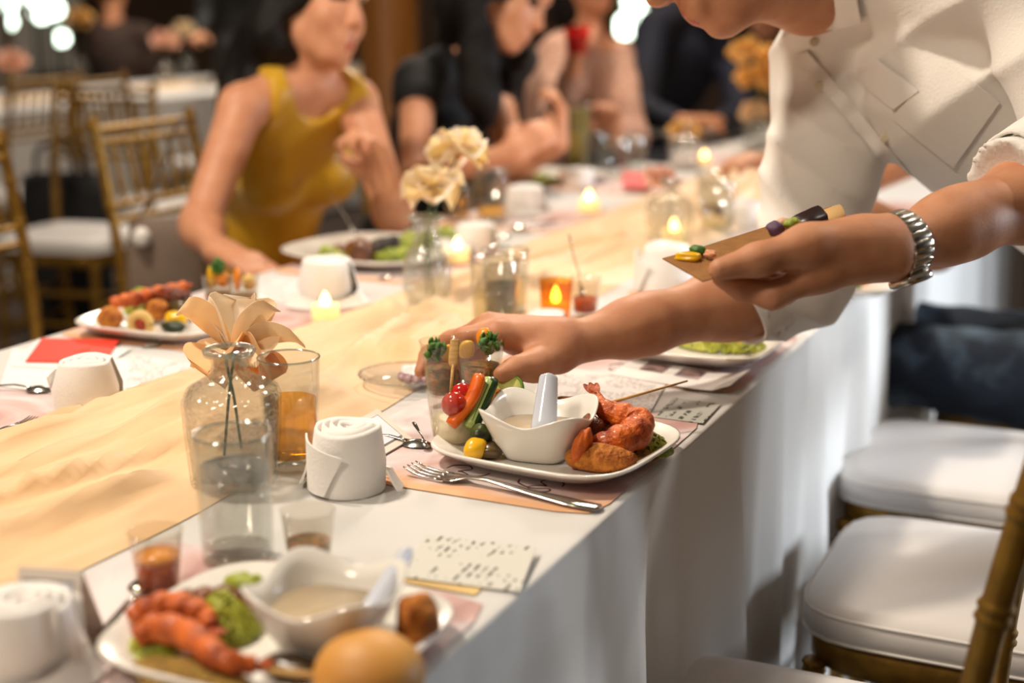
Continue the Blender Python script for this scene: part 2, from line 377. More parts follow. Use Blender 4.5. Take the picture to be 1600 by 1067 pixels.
# sheer runner, rumpled; pressed flat where things stand on it
PRESS = []
def runner(x0, x1, y0, y1, nx, ny, amp, seed, press):
    pr = np.array([(p[0], p[1], r) for p, r in press]) if press else np.zeros((0, 3))
    def fn(u, v):
        y = y0 + (y1 - y0) * u; ed = .022 * hnoise(y * 3.2, 0, seed + 1, 2) * (1 if v > .5 else -.8)
        x = x0 + (x1 - x0) * v + ed * abs(v - .5) * 2
        w = math.sin(v * PI) ** .6
        a = hnoise(x * 42 + 1.8 * math.sin(y * 4), y * 4.5, seed, 3); rg = 1 - min(1, abs(a) * 1.7); b = hnoise(x * 90 + 7 * y, y * 12, seed + 5, 2)
        e = hnoise(x * 150 + 9 * y + 2 * a, y * 5, seed + 9, 1); h = max(0, .25 + .75 * rg ** 1.5 + .18 * b + .13 * abs(e)) * w * amp + .0025
        if len(pr):
            d = np.sqrt((pr[:, 0] - x) ** 2 + (pr[:, 1] - y) ** 2) - pr[:, 2]; t = min(1, max(0, float(d.min()) / .05)); t = t * t * (3 - 2 * t); h = .003 + (h - .003) * t
        h *= min(1, min(v, 1 - v) * 9)
        return (x, y, Z0 + .0012 + h)
    return grid(fn, ny, nx)
m_run = M('peach_organza', (228, 184, 130), .75, col2=(233, 200, 156), scale=5, stretch=(2, .8, 1), sheen=.5, ramp=(.3, .7), bump=.3, bscale=9)
m_run.node_tree.nodes['Principled BSDF'].inputs['Transmission Weight'].default_value = 0
# ================================================================== gold chairs
m_gold = M('antique_gold_paint', (150, 112, 40), .38, .55, col2=(126, 92, 34), scale=40, bump=.05)
m_cush = M('white_vinyl_cushion', (214, 210, 208), .45, bump=.03, bscale=60)
m_pipe = M('white_piping_cord', (226, 222, 218), .5)
def path_post(y):
    p = spline([(-.225, y, 0), (-.2, y, .22), (-.178, y, .44), (-.192, y, .68), (-.24, y, .945)], 70); s = np.r_[0, np.cumsum(np.linalg.norm(np.diff(p, axis=0), axis=1))]
    q = []; rad = []
    for t in np.linspace(0, s[-1], 260):
        q.append([np.interp(t, s, p[:, i]) for i in range(3)]); ph = (t + .02) % .0905
        rad.append(.0128 + (.0032 * (math.exp(-((ph - .036) / .0028) ** 2) + math.exp(-((ph - .046) / .0028) ** 2))))
    rad[-1] = .006; rad[-2] = .01
    return q, rad
def rail(x, z, hw, r, rings=4):
    ys = np.linspace(-hw, hw, 60); rad = [r + r * .3 * sum(math.exp(-((y - c) / .004) ** 2) for c in np.linspace(-hw, hw, rings + 2)[1:-1]) for y in ys]
    return tube([(x, y, z) for y in ys], rad, 8)
def bx_at(z): 
    return float(np.interp(z, [.44, .56, .68, .82, .945], [-.178, -.180, -.192, -.2165, -.24]))
def cushion():
    seg = 56; wx, wy = .196, .2
    rr = [(.94, .432), (.985, .436), (1.0, .446), (1.0, .458), (.985, .468), (.95, .4745), (.85, .479), (.6, .482), (.3, .483), (.02, .483)]
    return loft([sring(wx * a, wy * a, z, 5.5, seg) for a, z in rr])
def make_chair(label):
    t = thing('chiavari_chair', label, 'chair')
    cu = obj('seat_cushion', cushion(), m_cush, t)
    for z, a in ((.4685, .988), (.4365, .99)):
        ring = sring(.196 * a, .2 * a, z, 5.5, 56); V, F, s = tube(ring + ring[:1], .0022, 6, cap=False); obj('piping', (V, F, s), m_pipe, cu)
    obj('seat_frame', loft([sring(a * .182, a * .19, z, 6, 40) for a, z in ((.96, .388), (1, .394), (1, .426), (.97, .432))]), m_gold, t)
    for sy in (-1, 1):
        q, r = path_post(sy * .182); obj('back_post', tube(q, r, 10), m_gold, t)
        q = [(.165 + .012 * (1 - z / .4), sy * .172, z) for z in np.linspace(0, .4, 110)]
        r = [.0105 + .003 * (z / .4) + .003 * sum(math.exp(-((((z + .01) % .09) - c) / .003) ** 2) for c in (.036, .046)) for z in np.linspace(0, .4, 110)]
        obj('front_leg', tube(q, r, 10), m_gold, t)
        for z in (.16, .26): obj('side_stretcher', tube([(.17, sy * .172, z), (-.205, sy * .182, z + .01)], .008), m_gold, t)
    for z, r in ((.912, .0105), (.882, .0085), (.735, .0085), (.7, .008)): obj('back_rail', rail(bx_at(z), z, .178, r), m_gold, t)
    for z, x in ((.2, .168), (.3, .166), (.22, -.2)): obj('stretcher', rail(x, z, .17, .008), m_gold, t)
    for y in np.linspace(-.13, .13, 6):
        zz = np.linspace(.735, .882, 40); r = [.0062 + .0026 * sum(math.exp(-((z - c) / .003) ** 2) for c in (.78, .787, .838, .845)) for z in zz]
        obj('spindle', tube([(bx_at(z), y, z) for z in zz], r, 7), m_gold, t)
    return t
chair0 = make_chair('gold chair with white seat nearest the camera, cut off by the bottom edge')
CH = [(-.292, 1.285, PI, None), (-.182, 1.835, PI, 'empty gold chair with white seat in the middle of the right-hand row'),
      (-.25, 2.35, PI, 'empty gold chair with white seat next to the person in jeans'),
      (-.20, 2.96, PI, 'gold chair on which the person in jeans sits'),
      (-2.03, 2.125, 0, 'gold chair cut off at the left edge beside the table'),
      (-2.06, 2.815, 0, 'gold chair behind the woman in the yellow dress'),
      (-3.23, 3.58, -1.42, 'gold chair with white seat left of the yellow dress chair, facing the camera'),
      (-3.45, 4.28, .1, 'gold chair whose white seat shows behind the yellow dress chair'),
      (-2.0, 3.5, 0, 'gold chair under the woman in the black dress'),
      (-1.95, 4.15, 0, 'gold chair under the person in beige')]
for i, (x, y, rz, lb) in enumerate(CH):
    o = chair0 if i == 0 else copy_tree(chair0)
    o.location = (x, y, 0); o.rotation_euler = (0, 0, rz); o['group'] = 'gold chiavari chairs'
    if lb: o['label'] = lb
for (px, py, rz, lb) in ((-4.13, 5.6, PI + .1, 'blurred gold chair at the far table behind the yellow dress hair'), (-4.13, 4.22, PI, 'blurred gold chair at the far table on the left edge'), ):
    p = (px, py); o = copy_tree(chair0); o.location = (p[0], p[1], 0); o.rotation_euler = (0, 0, rz); o['label'] = lb; o['group'] = 'gold chiavari chairs'
# ================================================================== people
m_skin = M('skin_fair', (212, 152, 116), .5, sss=.12, col2=(202, 138, 104), scale=30, bump=.03, bscale=300)
m_skin_man = M('skin_tan', (197, 140, 104), .54, sss=.12, col2=(184, 124, 90), scale=35, bump=.05, bscale=420)
m_lip = M('lip', (176, 84, 74), .38); m_lip_red = M('lip_red', (170, 48, 44), .35); m_eye = M('eye_dark', (30, 22, 20), .15)
m_hair = M('black_hair', (12, 9, 9), .55, col2=(24, 18, 16), scale=60, stretch=(3, 3, .3), bump=.4, bscale=90, spec=.25)
m_denim = M('blue_denim', (22, 34, 50), .85, col2=(92, 114, 136), scale=9, ramp=(.45, .72), bump=.25, bscale=240)
m_shoe = M('black_leather', (20, 18, 18), .35)
def lerp(a, b, t): return np.array(a, float) * (1 - t) + np.array(b, float) * t
def head_prims(S, c, A, sc=1.0, lm=1):
    """A columns: forward, left, up"""
    L = lambda x, y, z: np.array(c) + A @ (np.array([x, y, z]) * sc)
    E = lambda p, r, **k: S.ell(L(*p), np.array(r) * sc, A, **k)
    E((-.014, 0, .035), (.098, .076, .09)); E((.026, 0, -.035), (.066, .058, .085)); E((.062, 0, -.1), (.026, .026, .021))
    for y in (-1, 1):
        S.cap(L(-.005, y * .05, -.055), L(.055, y * .018, -.1), .02 * sc, .015 * sc); E((.052, y * .038, -.025), (.032, .026, .03))
        E((.1, y * .012, -.036), (.012, .0085, .0095), k=.006); E((-.012, y * .076, -.012), (.02, .011, .034), k=.008)
        E((.078, y * .031, .018), (.011, .012, .0055), m=2, k=.006); S.cap(L(.088, y * .012, .040), L(.078, y * .048, .039), .008 * sc, .006 * sc, k=.012)
        E((.104, y * .0065, -.046), (.006, .0035, .004), op='-', k=.003)
        S.cap(L(.089, 0, -.0655), L(.078, y * .023, -.067), .0062 * sc, .003 * sc, m=lm, k=.004); S.cap(L(.088, 0, -.077), L(.076, y * .021, -.073), .0074 * sc, .003 * sc, m=lm, k=.004)
    S.cap(L(.09, 0, .02), L(.112, 0, -.03), .008 * sc, .0125 * sc, k=.012); E((.084, 0, -.068), (.012, .03, .02), k=.012)
    E((.06, 0, .06), (.04, .055, .04))
    return L
def gen_hand(S, w, F, N, ts=1, curl=.7, sc=1.0, g=10, spread=.1):
    F = nrm(F); N = nrm(np.array(N) - F * np.dot(N, F)); T = np.cross(F, N) * ts; w = np.array(w, float)
    for i in range(4):
        o = (.027 - .018 * i) * sc; mc = w + F * (.088 - .004 * abs(i - 1)) * sc + T * o
        S.cap(w + T * o * .6 + F * .01, mc, .0165 * sc, .0125 * sc)
        p = mc; a = curl * .5; ln = [.043, .048, .044, .034][i] * sc
        for j, (l, r0, r1) in enumerate(((1, .0102, .0092), (.62, .0092, .0084), (.48, .0084, .007))):
            d = nrm(F * math.cos(a) - N * math.sin(a) + T * spread * (1.2 - .8 * i)); q = p + d * ln * l; S.cap(p, q, r0 * sc, r1 * sc, g=g + i); p = q; a += curl
    b = w + F * .02 * sc + T * .022 * sc; d1 = nrm(F * .55 + T * .75 - N * .35); q = b + d1 * .045 * sc; S.cap(b, q, .016 * sc, .0125 * sc)
    d2 = nrm(F * .85 + T * .3 - N * .4); e = q + d2 * .032 * sc; S.cap(q, e, .0118 * sc, .0105 * sc, g=g + 5); d3 = nrm(F * .9 + T * .05 - N * .5); S.cap(e, e + d3 * .024 * sc, .0105 * sc, .008 * sc, g=g + 5)
def torso_frame(J):
    S = nrm(J['shR'] - J['shL']); U = nrm(J['neck'] - J['pelvis']); F = nrm(np.cross(U, S)); S = np.cross(F, U)
    return np.stack([F, -S, U], 1)
def torso_prims(S, J, off=0, w=1.0, female=False, shoulders=True):
    A = torso_frame(J); pe, ne = J['pelvis'], J['neck']; c = lambda t, f=0, l=0: lerp(pe, ne, t) + A[:, 0] * f + A[:, 1] * l
    S.ell(c(.66), (.1 + off, .148 * w + off, .18 + off), A); S.ell(c(.36), (.088 + off, .118 * w + off, .15 + off), A); S.ell(c(.03), (.112 + off, .16 * w + off, .12 + off), A)
    if female:
        for y in (-1, 1): S.ell(c(.66, .075, y * .068), (.05 + off, .06 + off, .056 + off), A)
    else: S.ell(c(.72, .04), (.075 + off, .14 * w + off, .1 + off), A)
    if shoulders:
        for s in ('shL', 'shR'): S.cap(lerp(ne, J[s], .15), J[s], .05 + off, .045 + off, k=.03)
        S.ell(c(.86), (.075 + off, .15 * w + off, .08 + off), A)
    return A, c
def limbs(S, J, off=0, arms=True, legs=True, hands=True, sc=1.0):
    if arms:
        for s in 'LR':
            S.cap(J['sh' + s], J['el' + s], (.046 + off) * sc, (.037 + off) * sc); S.cap(J['el' + s], J['wr' + s], (.038 + off) * sc, (.025 + off) * sc)
            S.ell(lerp(J['el' + s], J['wr' + s], .25), (.042 + off,) * 3)
    if legs and 'knL' in J:
        for s in 'LR':
            S.cap(J['hip' + s], J['kn' + s], .082 + off, .058 + off); S.cap(J['kn' + s], J['an' + s], .056 + off, .036 + off)
def legs_sitting(J, F, knee=.42, z=.0, dz=0):
    L = nrm(np.cross([0, 0, 1], F)); F = nrm(F)
    for s, k in (('L', 1), ('R', -1)):
        J['hip' + s] = J['pelvis'] + L * .085 * k + np.array([0, 0, -.02]); J['kn' + s] = J['hip' + s] + F * knee + L * .02 * k + np.array([0, 0, dz]); J['an' + s] = np.r_[(J['kn' + s] - F * .04)[:2], .08]
def legs_standing(J, F):
    L = nrm(np.cross([0, 0, 1], F))
    for s, k in (('L', 1), ('R', -1)):
        J['hip' + s] = J['pelvis'] + L * .09 * k + np.array([0, 0, -.05]); J['kn' + s] = np.r_[(J['hip' + s] + L * .02 * k)[:2], .5]; J['an' + s] = np.r_[(J['kn' + s])[:2], .09]
def shoes(root, J, F, org, mat=None, vox=.012):
    for s in 'LR':
        S = SDF(.02); a = J['an' + s]; S.cap(np.r_[a[:2] - F[:2] * .04, .045], np.r_[a[:2] + F[:2] * .15, .035], .042, .034); S.cap(np.r_[a[:2], .05], np.r_[a[:2], .1], .045, .042); S.plane((0, 0, .001), (0, 0, -1))
        obj('shoe', S.mesh(vox, org), mat or m_shoe, root)
def person_root(label, J):
    org = np.array([J['pelvis'][0], J['pelvis'][1], 0.0]); return thing('person', label, 'person', org), org
cR, cU, cF = Rm[:, 0], -Rm[:, 1], Rm[:, 2]
def seated(label, J, hF, hU, hc, top_mat, mode, bottom_mat, skin, face, vox=.009, female=True, lip=None, hair=None, w=1.0, hands=None, skirt=True, hsc=1.0, shoe=True):
    """one body mesh; clothes and hair are its siblings under the person"""
    root, org = person_root(label, J)
    S = SDF(.02); torso_prims(S, J, 0, w, female); limbs(S, J); A = frame(hF, hU); L = head_prims(S, hc, A, hsc)
    S.cap(L(-.025, 0, -.06), J['neck'] + np.array([0, 0, .0]), .05, .058 if not female else .052, k=.03)
    hands = hands or {}
    for i, s in enumerate('LR'):
        if hands.get(s) is not None:
            F, N, curl = hands[s]; gen_hand(S, J['wr' + s], F, N, 1 if s == 'L' else -1, curl, .95, 10 + 10 * i)
    obj('body', S.mesh(vox, org, [skin, lip or m_lip, m_eye], smooth=2), None, root)
    # top
    T = SDF(.02); A2, c = torso_prims(T, J, .012, w, female)
    if mode == 'sleeveless':
        for y_ in (-1, 1): T.ell(c(.98, .0, y_ * .196), (.2, .088, .22), A2, op='-', k=.008)
        T.ell(c(1.1, .055), (.07, .07, .1), A2, op='-', k=.008)
    else:
        T.ell(c(1.06, .05), (.07, .072, .075), A2, op='-', k=.008)
        for s in 'LR':
            if mode == 'cap': T.cap(J['sh' + s], lerp(J['sh' + s], J['el' + s], .16), .062, .062)
            if mode == 'long': T.cap(J['sh' + s], J['el' + s], .06, .054); T.cap(J['el' + s], lerp(J['el' + s], J['wr' + s], .9), .054, .038)
    ph = RNG.rand(6) * 6
    T.noise = lambda X: .0035 * np.sin(X[:, 2] * 46 + 2.5 * np.sin(X[:, 0] * 13 + ph[0]) + 3 * np.sin(X[:, 1] * 11 + ph[1])) * (.5 + .5 * np.sin(X[:, 0] * 9 + X[:, 2] * 6 + ph[2]))
    if skirt:
        for s in 'LR': T.cap(J['hip' + s], J['kn' + s], .094, .076)
    obj('dress' if skirt else 'top', T.mesh(vox, org, smooth=2), top_mat, root)
    if not skirt:
        B = SDF(.03); B.ell(c(.02), (.118, .168 * w, .12), A2); limbs(B, J, .016, arms=False); B.noise = lambda X: .006 * (np.abs(np.sin(X[:, 0] * 34 + X[:, 1] * 22 + 3 * np.sin(X[:, 2] * 21))) - .5); obj('trousers', B.mesh(vox * 1.2, org), bottom_mat, root)
    if shoe: shoes(root, J, face, org)
    if hair:
        H = SDF(.02); hair(H, L, A, J); obj('hair', H.mesh(vox * .9, org, smooth=2), m_hair, root)
    return root, org, L
def hair_long(drop, front=None, ear=True):
    def f(H, L, A, J):
        H.ell(L(-.022, 0, .04), (.106, .088, .1), A); H.ell(L(.075, 0, -.05), (.075, .075, .112), A, op='-', k=.012)
        if ear: H.ell(L(.03, 0, -.06), (.05, .12, .05), A, op='-', k=.01)
        for pts, r in drop:
            for a, b, ra, rb in zip(pts[:-1], pts[1:], r[:-1], r[1:]): H.cap(a, b, ra, rb, k=.04)
        H.noise = lambda X: .003 * np.sin(X[:, 0] * 150 + 8 * np.sin(X[:, 2] * 9)) * np.sin(X[:, 1] * 130 + 6 * np.sin(X[:, 2] * 7))
    return f
def hair_short(H, L, A, J):
    H.ell(L(-.02, 0, .045), (.104, .084, .094), A); H.ell(L(.085, 0, -.045), (.08, .09, .1), A, op='-', k=.012); H.ell(L(.0, 0, -.085), (.1, .12, .07), A, op='-', k=.01)
# ---------------------------------------------------------------- woman in the yellow dress
J = dict(shR=PD(378, 168, 2.84), shL=PD(556, 158, 3.0), neck=PD(474, 128, 2.95), pelvis=np.array([-1.90, 2.66, .56]),
         elR=PD(312, 352, 2.7), wrR=PD(338, 392, 2.6), elL=PD(614, 335, 2.88), wrL=PD(606, 292, 2.77))
FX = np.array([1, -.12, 0.]); legs_sitting(J, FX)
hF = nrm(.80 * cR - .06 * cU - .6 * cF); hU = nrm(cU * 1.0 + .05 * cR + .1 * cF)
A = frame(hF, hU); hc = PD(566, 33, 2.84) - A @ np.array([.120, 0, -.03])
L0 = lambda x, y, z: hc + A @ np.array([x, y, z])
hr = hair_long([([L0(-.06, .0, .05), L0(-.09, -.0, -.05), PD(432, 90, 3.02), PD(398, 150, 3.02), PD(372, 200, 3.05)], [.09, .09, .08, .065, .04]),
                ([PD(440, 40, 3.05), PD(412, 100, 3.0), PD(384, 160, 2.98), PD(352, 205, 3.0)], [.06, .06, .05, .025]), ([L0(-.04, -.06, .02), L0(-.045, -.075, -.07), PD(428, 95, 2.95), PD(386, 132, 2.88)], [.05, .045, .04, .02]),
                ([L0(-.05, .06, .02), L0(-.05, .075, -.07), PD(478, 110, 3.08)], [.05, .04, .03])])
m_yellow = M('mustard_satin', (196, 146, 8), .42, col2=(206, 158, 18), scale=4, sheen=.3, bump=.06, bscale=30)
seated('woman in a sleeveless mustard yellow dress with long black hair, seated at the table', J, hF, hU, hc, m_yellow, 'sleeveless', None, m_skin, FX, .009, True, m_lip_red, hr,
       hands={'R': (PD(392, 412, 2.55) - J['wrR'], (0, 0, 1), .3), 'L': (PD(590, 250, 2.75) - J['wrL'], cR * .6 + cF * .5, 1.15)}, w=.95)
# ---------------------------------------------------------------- woman in the black dress
J = dict(shR=PD(652, 128, 3.55), shL=PD(772, 128, 3.8), neck=PD(716, 98, 3.72), pelvis=np.array([-1.86, 3.36, .56]),
         elR=PD(648, 282, 3.36), wrR=PD(798, 240, 3.3), elL=PD(800, 262, 3.6), wrL=PD(872, 226, 3.5))
FX = np.array([1, -.1, 0.]); legs_sitting(J, FX)
hF = nrm(.84 * cR - .42 * cU - .36 * cF); hU = nrm(cU * .9 + .4 * cR)
A = frame(hF, hU); hc = PD(848, 44, 3.55) - A @ np.array([.120, 0, -.03]); L0 = lambda x, y, z: hc + A @ np.array([x, y, z])
hr = hair_long([([L0(-.07, 0, .04), L0(-.1, 0, -.05), PD(718, 80, 3.72), PD(704, 130, 3.74)], [.085, .08, .06, .05]),
                ([L0(-.03, -.07, .03), L0(-.02, -.085, -.06), PD(746, 90, 3.5), PD(752, 150, 3.48), PD(764, 190, 3.5)], [.05, .045, .045, .045, .02]),
                ([L0(.0, .07, .0), L0(.02, .075, -.1), PD(806, 90, 3.62), PD(800, 130, 3.62)], [.04, .045, .05, .03])])
m_black = M('black_crepe', (9, 9, 12), .75, bump=.05)
seated('woman in a black cap-sleeve dress bending over her food', J, hF, hU, hc, m_black, 'cap', None, m_skin, FX, .01, True, None, hr,
       hands={'R': (PD(848, 205, 3.32) - J['wrR'], cU * .5 - cF, .8), 'L': (PD(876, 190, 3.5) - J['wrL'], cR + cU * .2, .9)}, w=.97)
# ---------------------------------------------------------------- person in beige holding a pink cup
J = dict(shR=PD(868, 88, 4.35), shL=PD(962, 92, 4.5), neck=PD(918, 62, 4.5), pelvis=np.array([-1.82, 4.12, .56]),
         elR=PD(868, 205, 4.15), wrR=PD(894, 112, 4.05), elL=PD(985, 215, 4.3), wrL=PD(958, 216, 4.15))
FX = np.array([.9, -.45, 0.]); FX /= np.linalg.norm(FX); legs_sitting(J, FX, .36)
hF = nrm(.55 * cR - .15 * cU - .8 * cF); hU = cU; A = frame(hF, hU); hc = PD(925, -42, 4.42); L0 = lambda x, y, z: hc + A @ np.array([x, y, z])
m_beige = M('beige_pink_lace', (196, 158, 136), .8, col2=(168, 122, 104), scale=50, bump=.2, bscale=90)
seated('person in a beige pink lace top raising a pink cup', J, hF, hU, hc, m_beige, 'long', m_black, m_skin, FX, .012, True, None,
       hair_long([([L0(-.06, 0, .04), L0(-.08, 0, -.1), J['neck'] + A[:, 0] * -.07], [.08, .07, .05])]), skirt=False,
       hands={'R': (PD(902, 72, 4.0) - J['wrR'], -cR - cF * .4, .9), 'L': (PD(950, 172, 4.1) - J['wrL'], cR * .4 + cF, 1.0)})
# ---------------------------------------------------------------- man in a navy suit at the far end
J = dict(shR=PD(1022, 42, 4.9), shL=PD(1128, 60, 5.15), neck=PD(1082, 12, 5.1), pelvis=np.array([-1.75, 4.85, .55]),
         elR=PD(1000, 172, 4.75), wrR=PD(1060, 190, 4.6), elL=PD(1160, 178, 5.0), wrL=PD(1120, 192, 4.7))
FX = np.array([.8, -.6, 0.]); legs_sitting(J, FX, .36)
hF = nrm(.7 * cR - .35 * cU - .6 * cF); hU = cU; hc = PD(1108, -40, 5.0)
m_navy = M('navy_suiting', (9, 13, 30), .8, col2=(14, 20, 44), scale=8, bump=.05)
seated('man in a dark navy suit at the far end, behind the standing man\'s face', J, hF, hU, hc, m_navy, 'long', m_navy, m_skin_man, FX, .014, False, None, hair_short, skirt=False, w=1.12,
       hands={'R': (cR * .9 - cF * .4, cU, .6), 'L': (-cR * .6 - cF * .6, cU, .6)})
# ---------------------------------------------------------------- guest behind the yellow flowers
J = dict(shR=PD(1150, 130, 5.7), shL=PD(1262, 118, 5.9), neck=PD(1206, 92, 5.9), pelvis=np.array([-1.55, 5.72, .55]),
         elR=PD(1150, 215, 5.5), wrR=PD(1185, 222, 5.3), elL=PD(1280, 215, 5.7), wrL=PD(1240, 222, 5.4))
FX = np.array([.3, -1, 0.]); FX /= np.linalg.norm(FX); legs_sitting(J, FX, .3)
seated('guest in black seated at the far end behind the yellow flowers', J, nrm(-cF * .9 - cR * .2 - cU * .15), cU, PD(1200, 20, 5.8), m_black, 'long', m_black, m_skin_man, FX, .015, False, None, hair_short, skirt=False)
# ---------------------------------------------------------------- person in jeans on the right-hand row
J = dict(shR=np.array([-.2, 3.12, 1.03]), shL=np.array([-.16, 2.76, 1.0]), neck=np.array([-.17, 2.84, 1.04]), pelvis=np.array([-.10, 2.81, .535]),
         elR=PD(1300, 300, 3.1), wrR=PD(1222, 262, 3.0), elL=PD(1462, 392, 2.62), wrL=PD(1360, 330, 2.55))
FX = np.array([-1, -.05, 0.]); legs_sitting(J, FX, .43, dz=.03)
seated('person in a black top and blue jeans seated behind the standing man', J, nrm((-1, -.1, -.2)), (0, 0, 1), np.array([-.2, 2.94, 1.24]), m_black, 'cap', m_denim, m_skin_man, FX, .011, False, None, hair_short, skirt=False,
       hands={'R': (PD(1170, 248, 2.95) - J['wrR'], cF * -.3 + cU, .5), 'L': (-cR, cU, .6)})
# ---------------------------------------------------------------- background guests
def bg_person(label, px, py, D, sh, top, height, seated_=False, skin=m_skin_man, hairf=hair_short, face=-1):
    c = PD(px, py, D); w = sh; J = dict(pelvis=np.array([c[0], c[1], .55 if seated_ else .93]))
    n = J['pelvis'] + np.array([0, 0, .5]); J['neck'] = n; J['shR'] = n + cR * np.array([1, 1, 0]) * w * face - np.array([0, 0, .04]); J['shL'] = n - cR * np.array([1, 1, 0]) * w * face - np.array([0, 0, .04])
    fw = nrm(np.cross([0, 0, 1], J['shR'] - J['shL']) * 1.0); fw = nrm(np.cross(nrm(J['neck'] - J['pelvis']), nrm(J['shR'] - J['shL'])))
    for s in 'LR': J['el' + s] = J['sh' + s] + np.array([0, 0, -.27]) + fw * .05; J['wr' + s] = J['el' + s] + fw * .16 - np.array([0, 0, .1 if not seated_ else -.02])
    (legs_sitting(J, fw, .4) if seated_ else legs_standing(J, fw))
    return seated(label, J, fw, (0, 0, 1), n + np.array([0, 0, .2]) + fw * .03, top, 'long', m_black, skin, fw, .017, False, None, hairf, skirt=False, w=1.05, hands={'R': (fw, (0, 0, 1), .6), 'L': (fw, (0, 0, 1), .6)})
bg_person('guest in a black suit standing behind the yellow dress woman\'s hair', 380, 60, 7.9, .19, m_black, 1.7)
m_brown = M('brown_jacket', (66, 46, 36), .8, col2=(44, 30, 26), scale=6)
bg_person('blurred guest in a brown jacket seated beyond the far table', 178, 60, 8.6, .2, m_brown, 1.7, True, face=1)
# ---------------------------------------------------------------- the standing man reaching over
def man():
    J = dict(shR=PD(1300, 118, 1.87), shL=PD(1628, -40, 1.56), neck=PD(1330, -45, 1.76), pelvis=np.array([.25, 2.08, .96]),
             elR=PD(1262, 440, 1.79), wrR=PD(885, 539, 1.61), elL=PD(1715, 272, 1.5), wrL=PD(1398, 386, 1.36))
    FX = np.array([-1, -.25, 0.]); legs_standing(J, nrm(FX)); root, org = person_root('standing man in a white shirt leaning over the table with both arms out', J)
    S = SDF(.018); torso_prims(S, J, -.01, 1.0, False)
    th = math.radians(218.6); hF = nrm(math.cos(th) * cR + math.sin(th) * cU - .12 * cF); hU = nrm(math.cos(th - PI / 2) * cR + math.sin(th - PI / 2) * cU)
    A = frame(hF, hU); hc = PD(1014, 4, 1.66) - A @ np.array([.122, 0, -.03]); L = head_prims(S, hc, A, 1.0)
    S.cap(L(-.03, 0, -.06), J['neck'], .055, .06, k=.035); S.cap(L(-.0, 0, -.08), PD(1262, -8, 1.74), .045, .05, k=.03)
    # right arm and hand
    e, w = J['elR'], J['wrR']; S.cap(J['shR'], e, .048, .042); S.cap(e, lerp(e, w, .35), .046, .043); S.cap(lerp(e, w, .3), lerp(e, w, .75), .042, .03, k=.03); S.cap(lerp(e, w, .7), w, .031, .0245, k=.03)
    R_ = 20
    def chain(pts, rs, g): 
        q = [PD(*p) for p in pts]
        for a, b, ra, rb in zip(q[:-1], q[1:], rs[:-1], rs[1:]): S.cap(a, b, ra, rb, g=g)
    Wr = (885, 539, 1.61)
    mcps = [(778, 522, 1.583), (764, 510, 1.608), (768, 513, 1.632), (782, 526, 1.652)]
    for m_, o in zip(mcps, ((0, 4, -.012), (0, 0, 0), (0, 0, .012), (0, 4, .02))):
        S.cap(PD(Wr[0] - 12 + o[0], Wr[1] + o[1] - 3, Wr[2] + o[2]), PD(*m_), .0205, .0128)
    S.cap(PD(868, 535, 1.61), PD(806, 524, 1.612), .0235, .02)
    chain([mcps[0], (728, 527, 1.592), (715, 560, 1.604), (721, 594, 1.606)], [.0122, .0105, .0095, .008], 21)
    chain([mcps[1], (704, 532, 1.645), (670, 554, 1.652), (657, 581, 1.64)], [.0125, .0108, .0098, .0082], 22)
    chain([mcps[2], (722, 545, 1.668), (694, 568, 1.672), (684, 590, 1.662)], [.0118, .0102, .0094, .008], 23)
    chain([mcps[3], (745, 556, 1.684), (724, 578, 1.684), (714, 594, 1.672)], [.0105, .009, .0083, .007], 24)
    S.cap(PD(868, 556, 1.59), PD(836, 572, 1.56), .0195, .0158); chain([(836, 572, 1.56), (806, 576, 1.541), (783, 584, 1.532)], [.0145, .0122, .0095], 25)
    # left arm and hand
    e, w = J['elL'], J['wrL']; S.cap(J['shL'], e, .05, .043); S.cap(e, lerp(e, w, .35), .043, .041); S.cap(lerp(e, w, .3), lerp(e, w, .75), .041, .031, k=.03); S.cap(lerp(e, w, .7), w, .031, .0265, k=.03)
    ml = [(1282, 428, 1.335), (1286, 418, 1.36), (1290, 412, 1.385), (1300, 410, 1.405)]
    for i, m_ in enumerate(ml): S.cap(PD(1385, 394 - 5 * i, 1.352 + .01 * i), PD(*m_), .0225, .0145)
    S.cap(PD(1380, 385, 1.35), PD(1290, 398, 1.345), .026, .024)
    chain([ml[0], (1208, 462, 1.322), (1160, 452, 1.33), (1126, 436, 1.338)], [.0145, .0122, .0105, .0085], 31)
    chain([ml[1], (1222, 456, 1.36), (1180, 450, 1.375), (1148, 436, 1.385)], [.0145, .012, .0105, .0085], 32)
    chain([ml[2], (1236, 448, 1.395), (1200, 440, 1.41), (1172, 430, 1.42)], [.0135, .0115, .01, .008], 33)
    chain([ml[3], (1254, 440, 1.42), (1228, 432, 1.435), (1205, 424, 1.44)], [.012, .01, .009, .0075], 34)
    S.cap(PD(1345, 375, 1.34), PD(1262, 384, 1.32), .0235, .0185); chain([(1262, 384, 1.32), (1184, 406, 1.305), (1124, 421, 1.298)], [.0178, .0148, .011], 35)
    for s in 'LR': S.cap(J['hip' + s], J['kn' + s], .085, .06); S.cap(J['kn' + s], J['an' + s], .058, .04)
    obj('body', S.mesh(.004, org, [m_skin_man, m_lip, m_eye], smooth=2), None, root)
    # nails
    m_nail = M('fingernail', (222, 172, 150), .25)
    # shirt
    m_shirt = M('white_linen_shirt', (232, 227, 220), .8, bump=.12, bscale=260, sheen=.15)
    T = SDF(.03); A2, c = torso_prims(T, J, .022, 1.0, False)
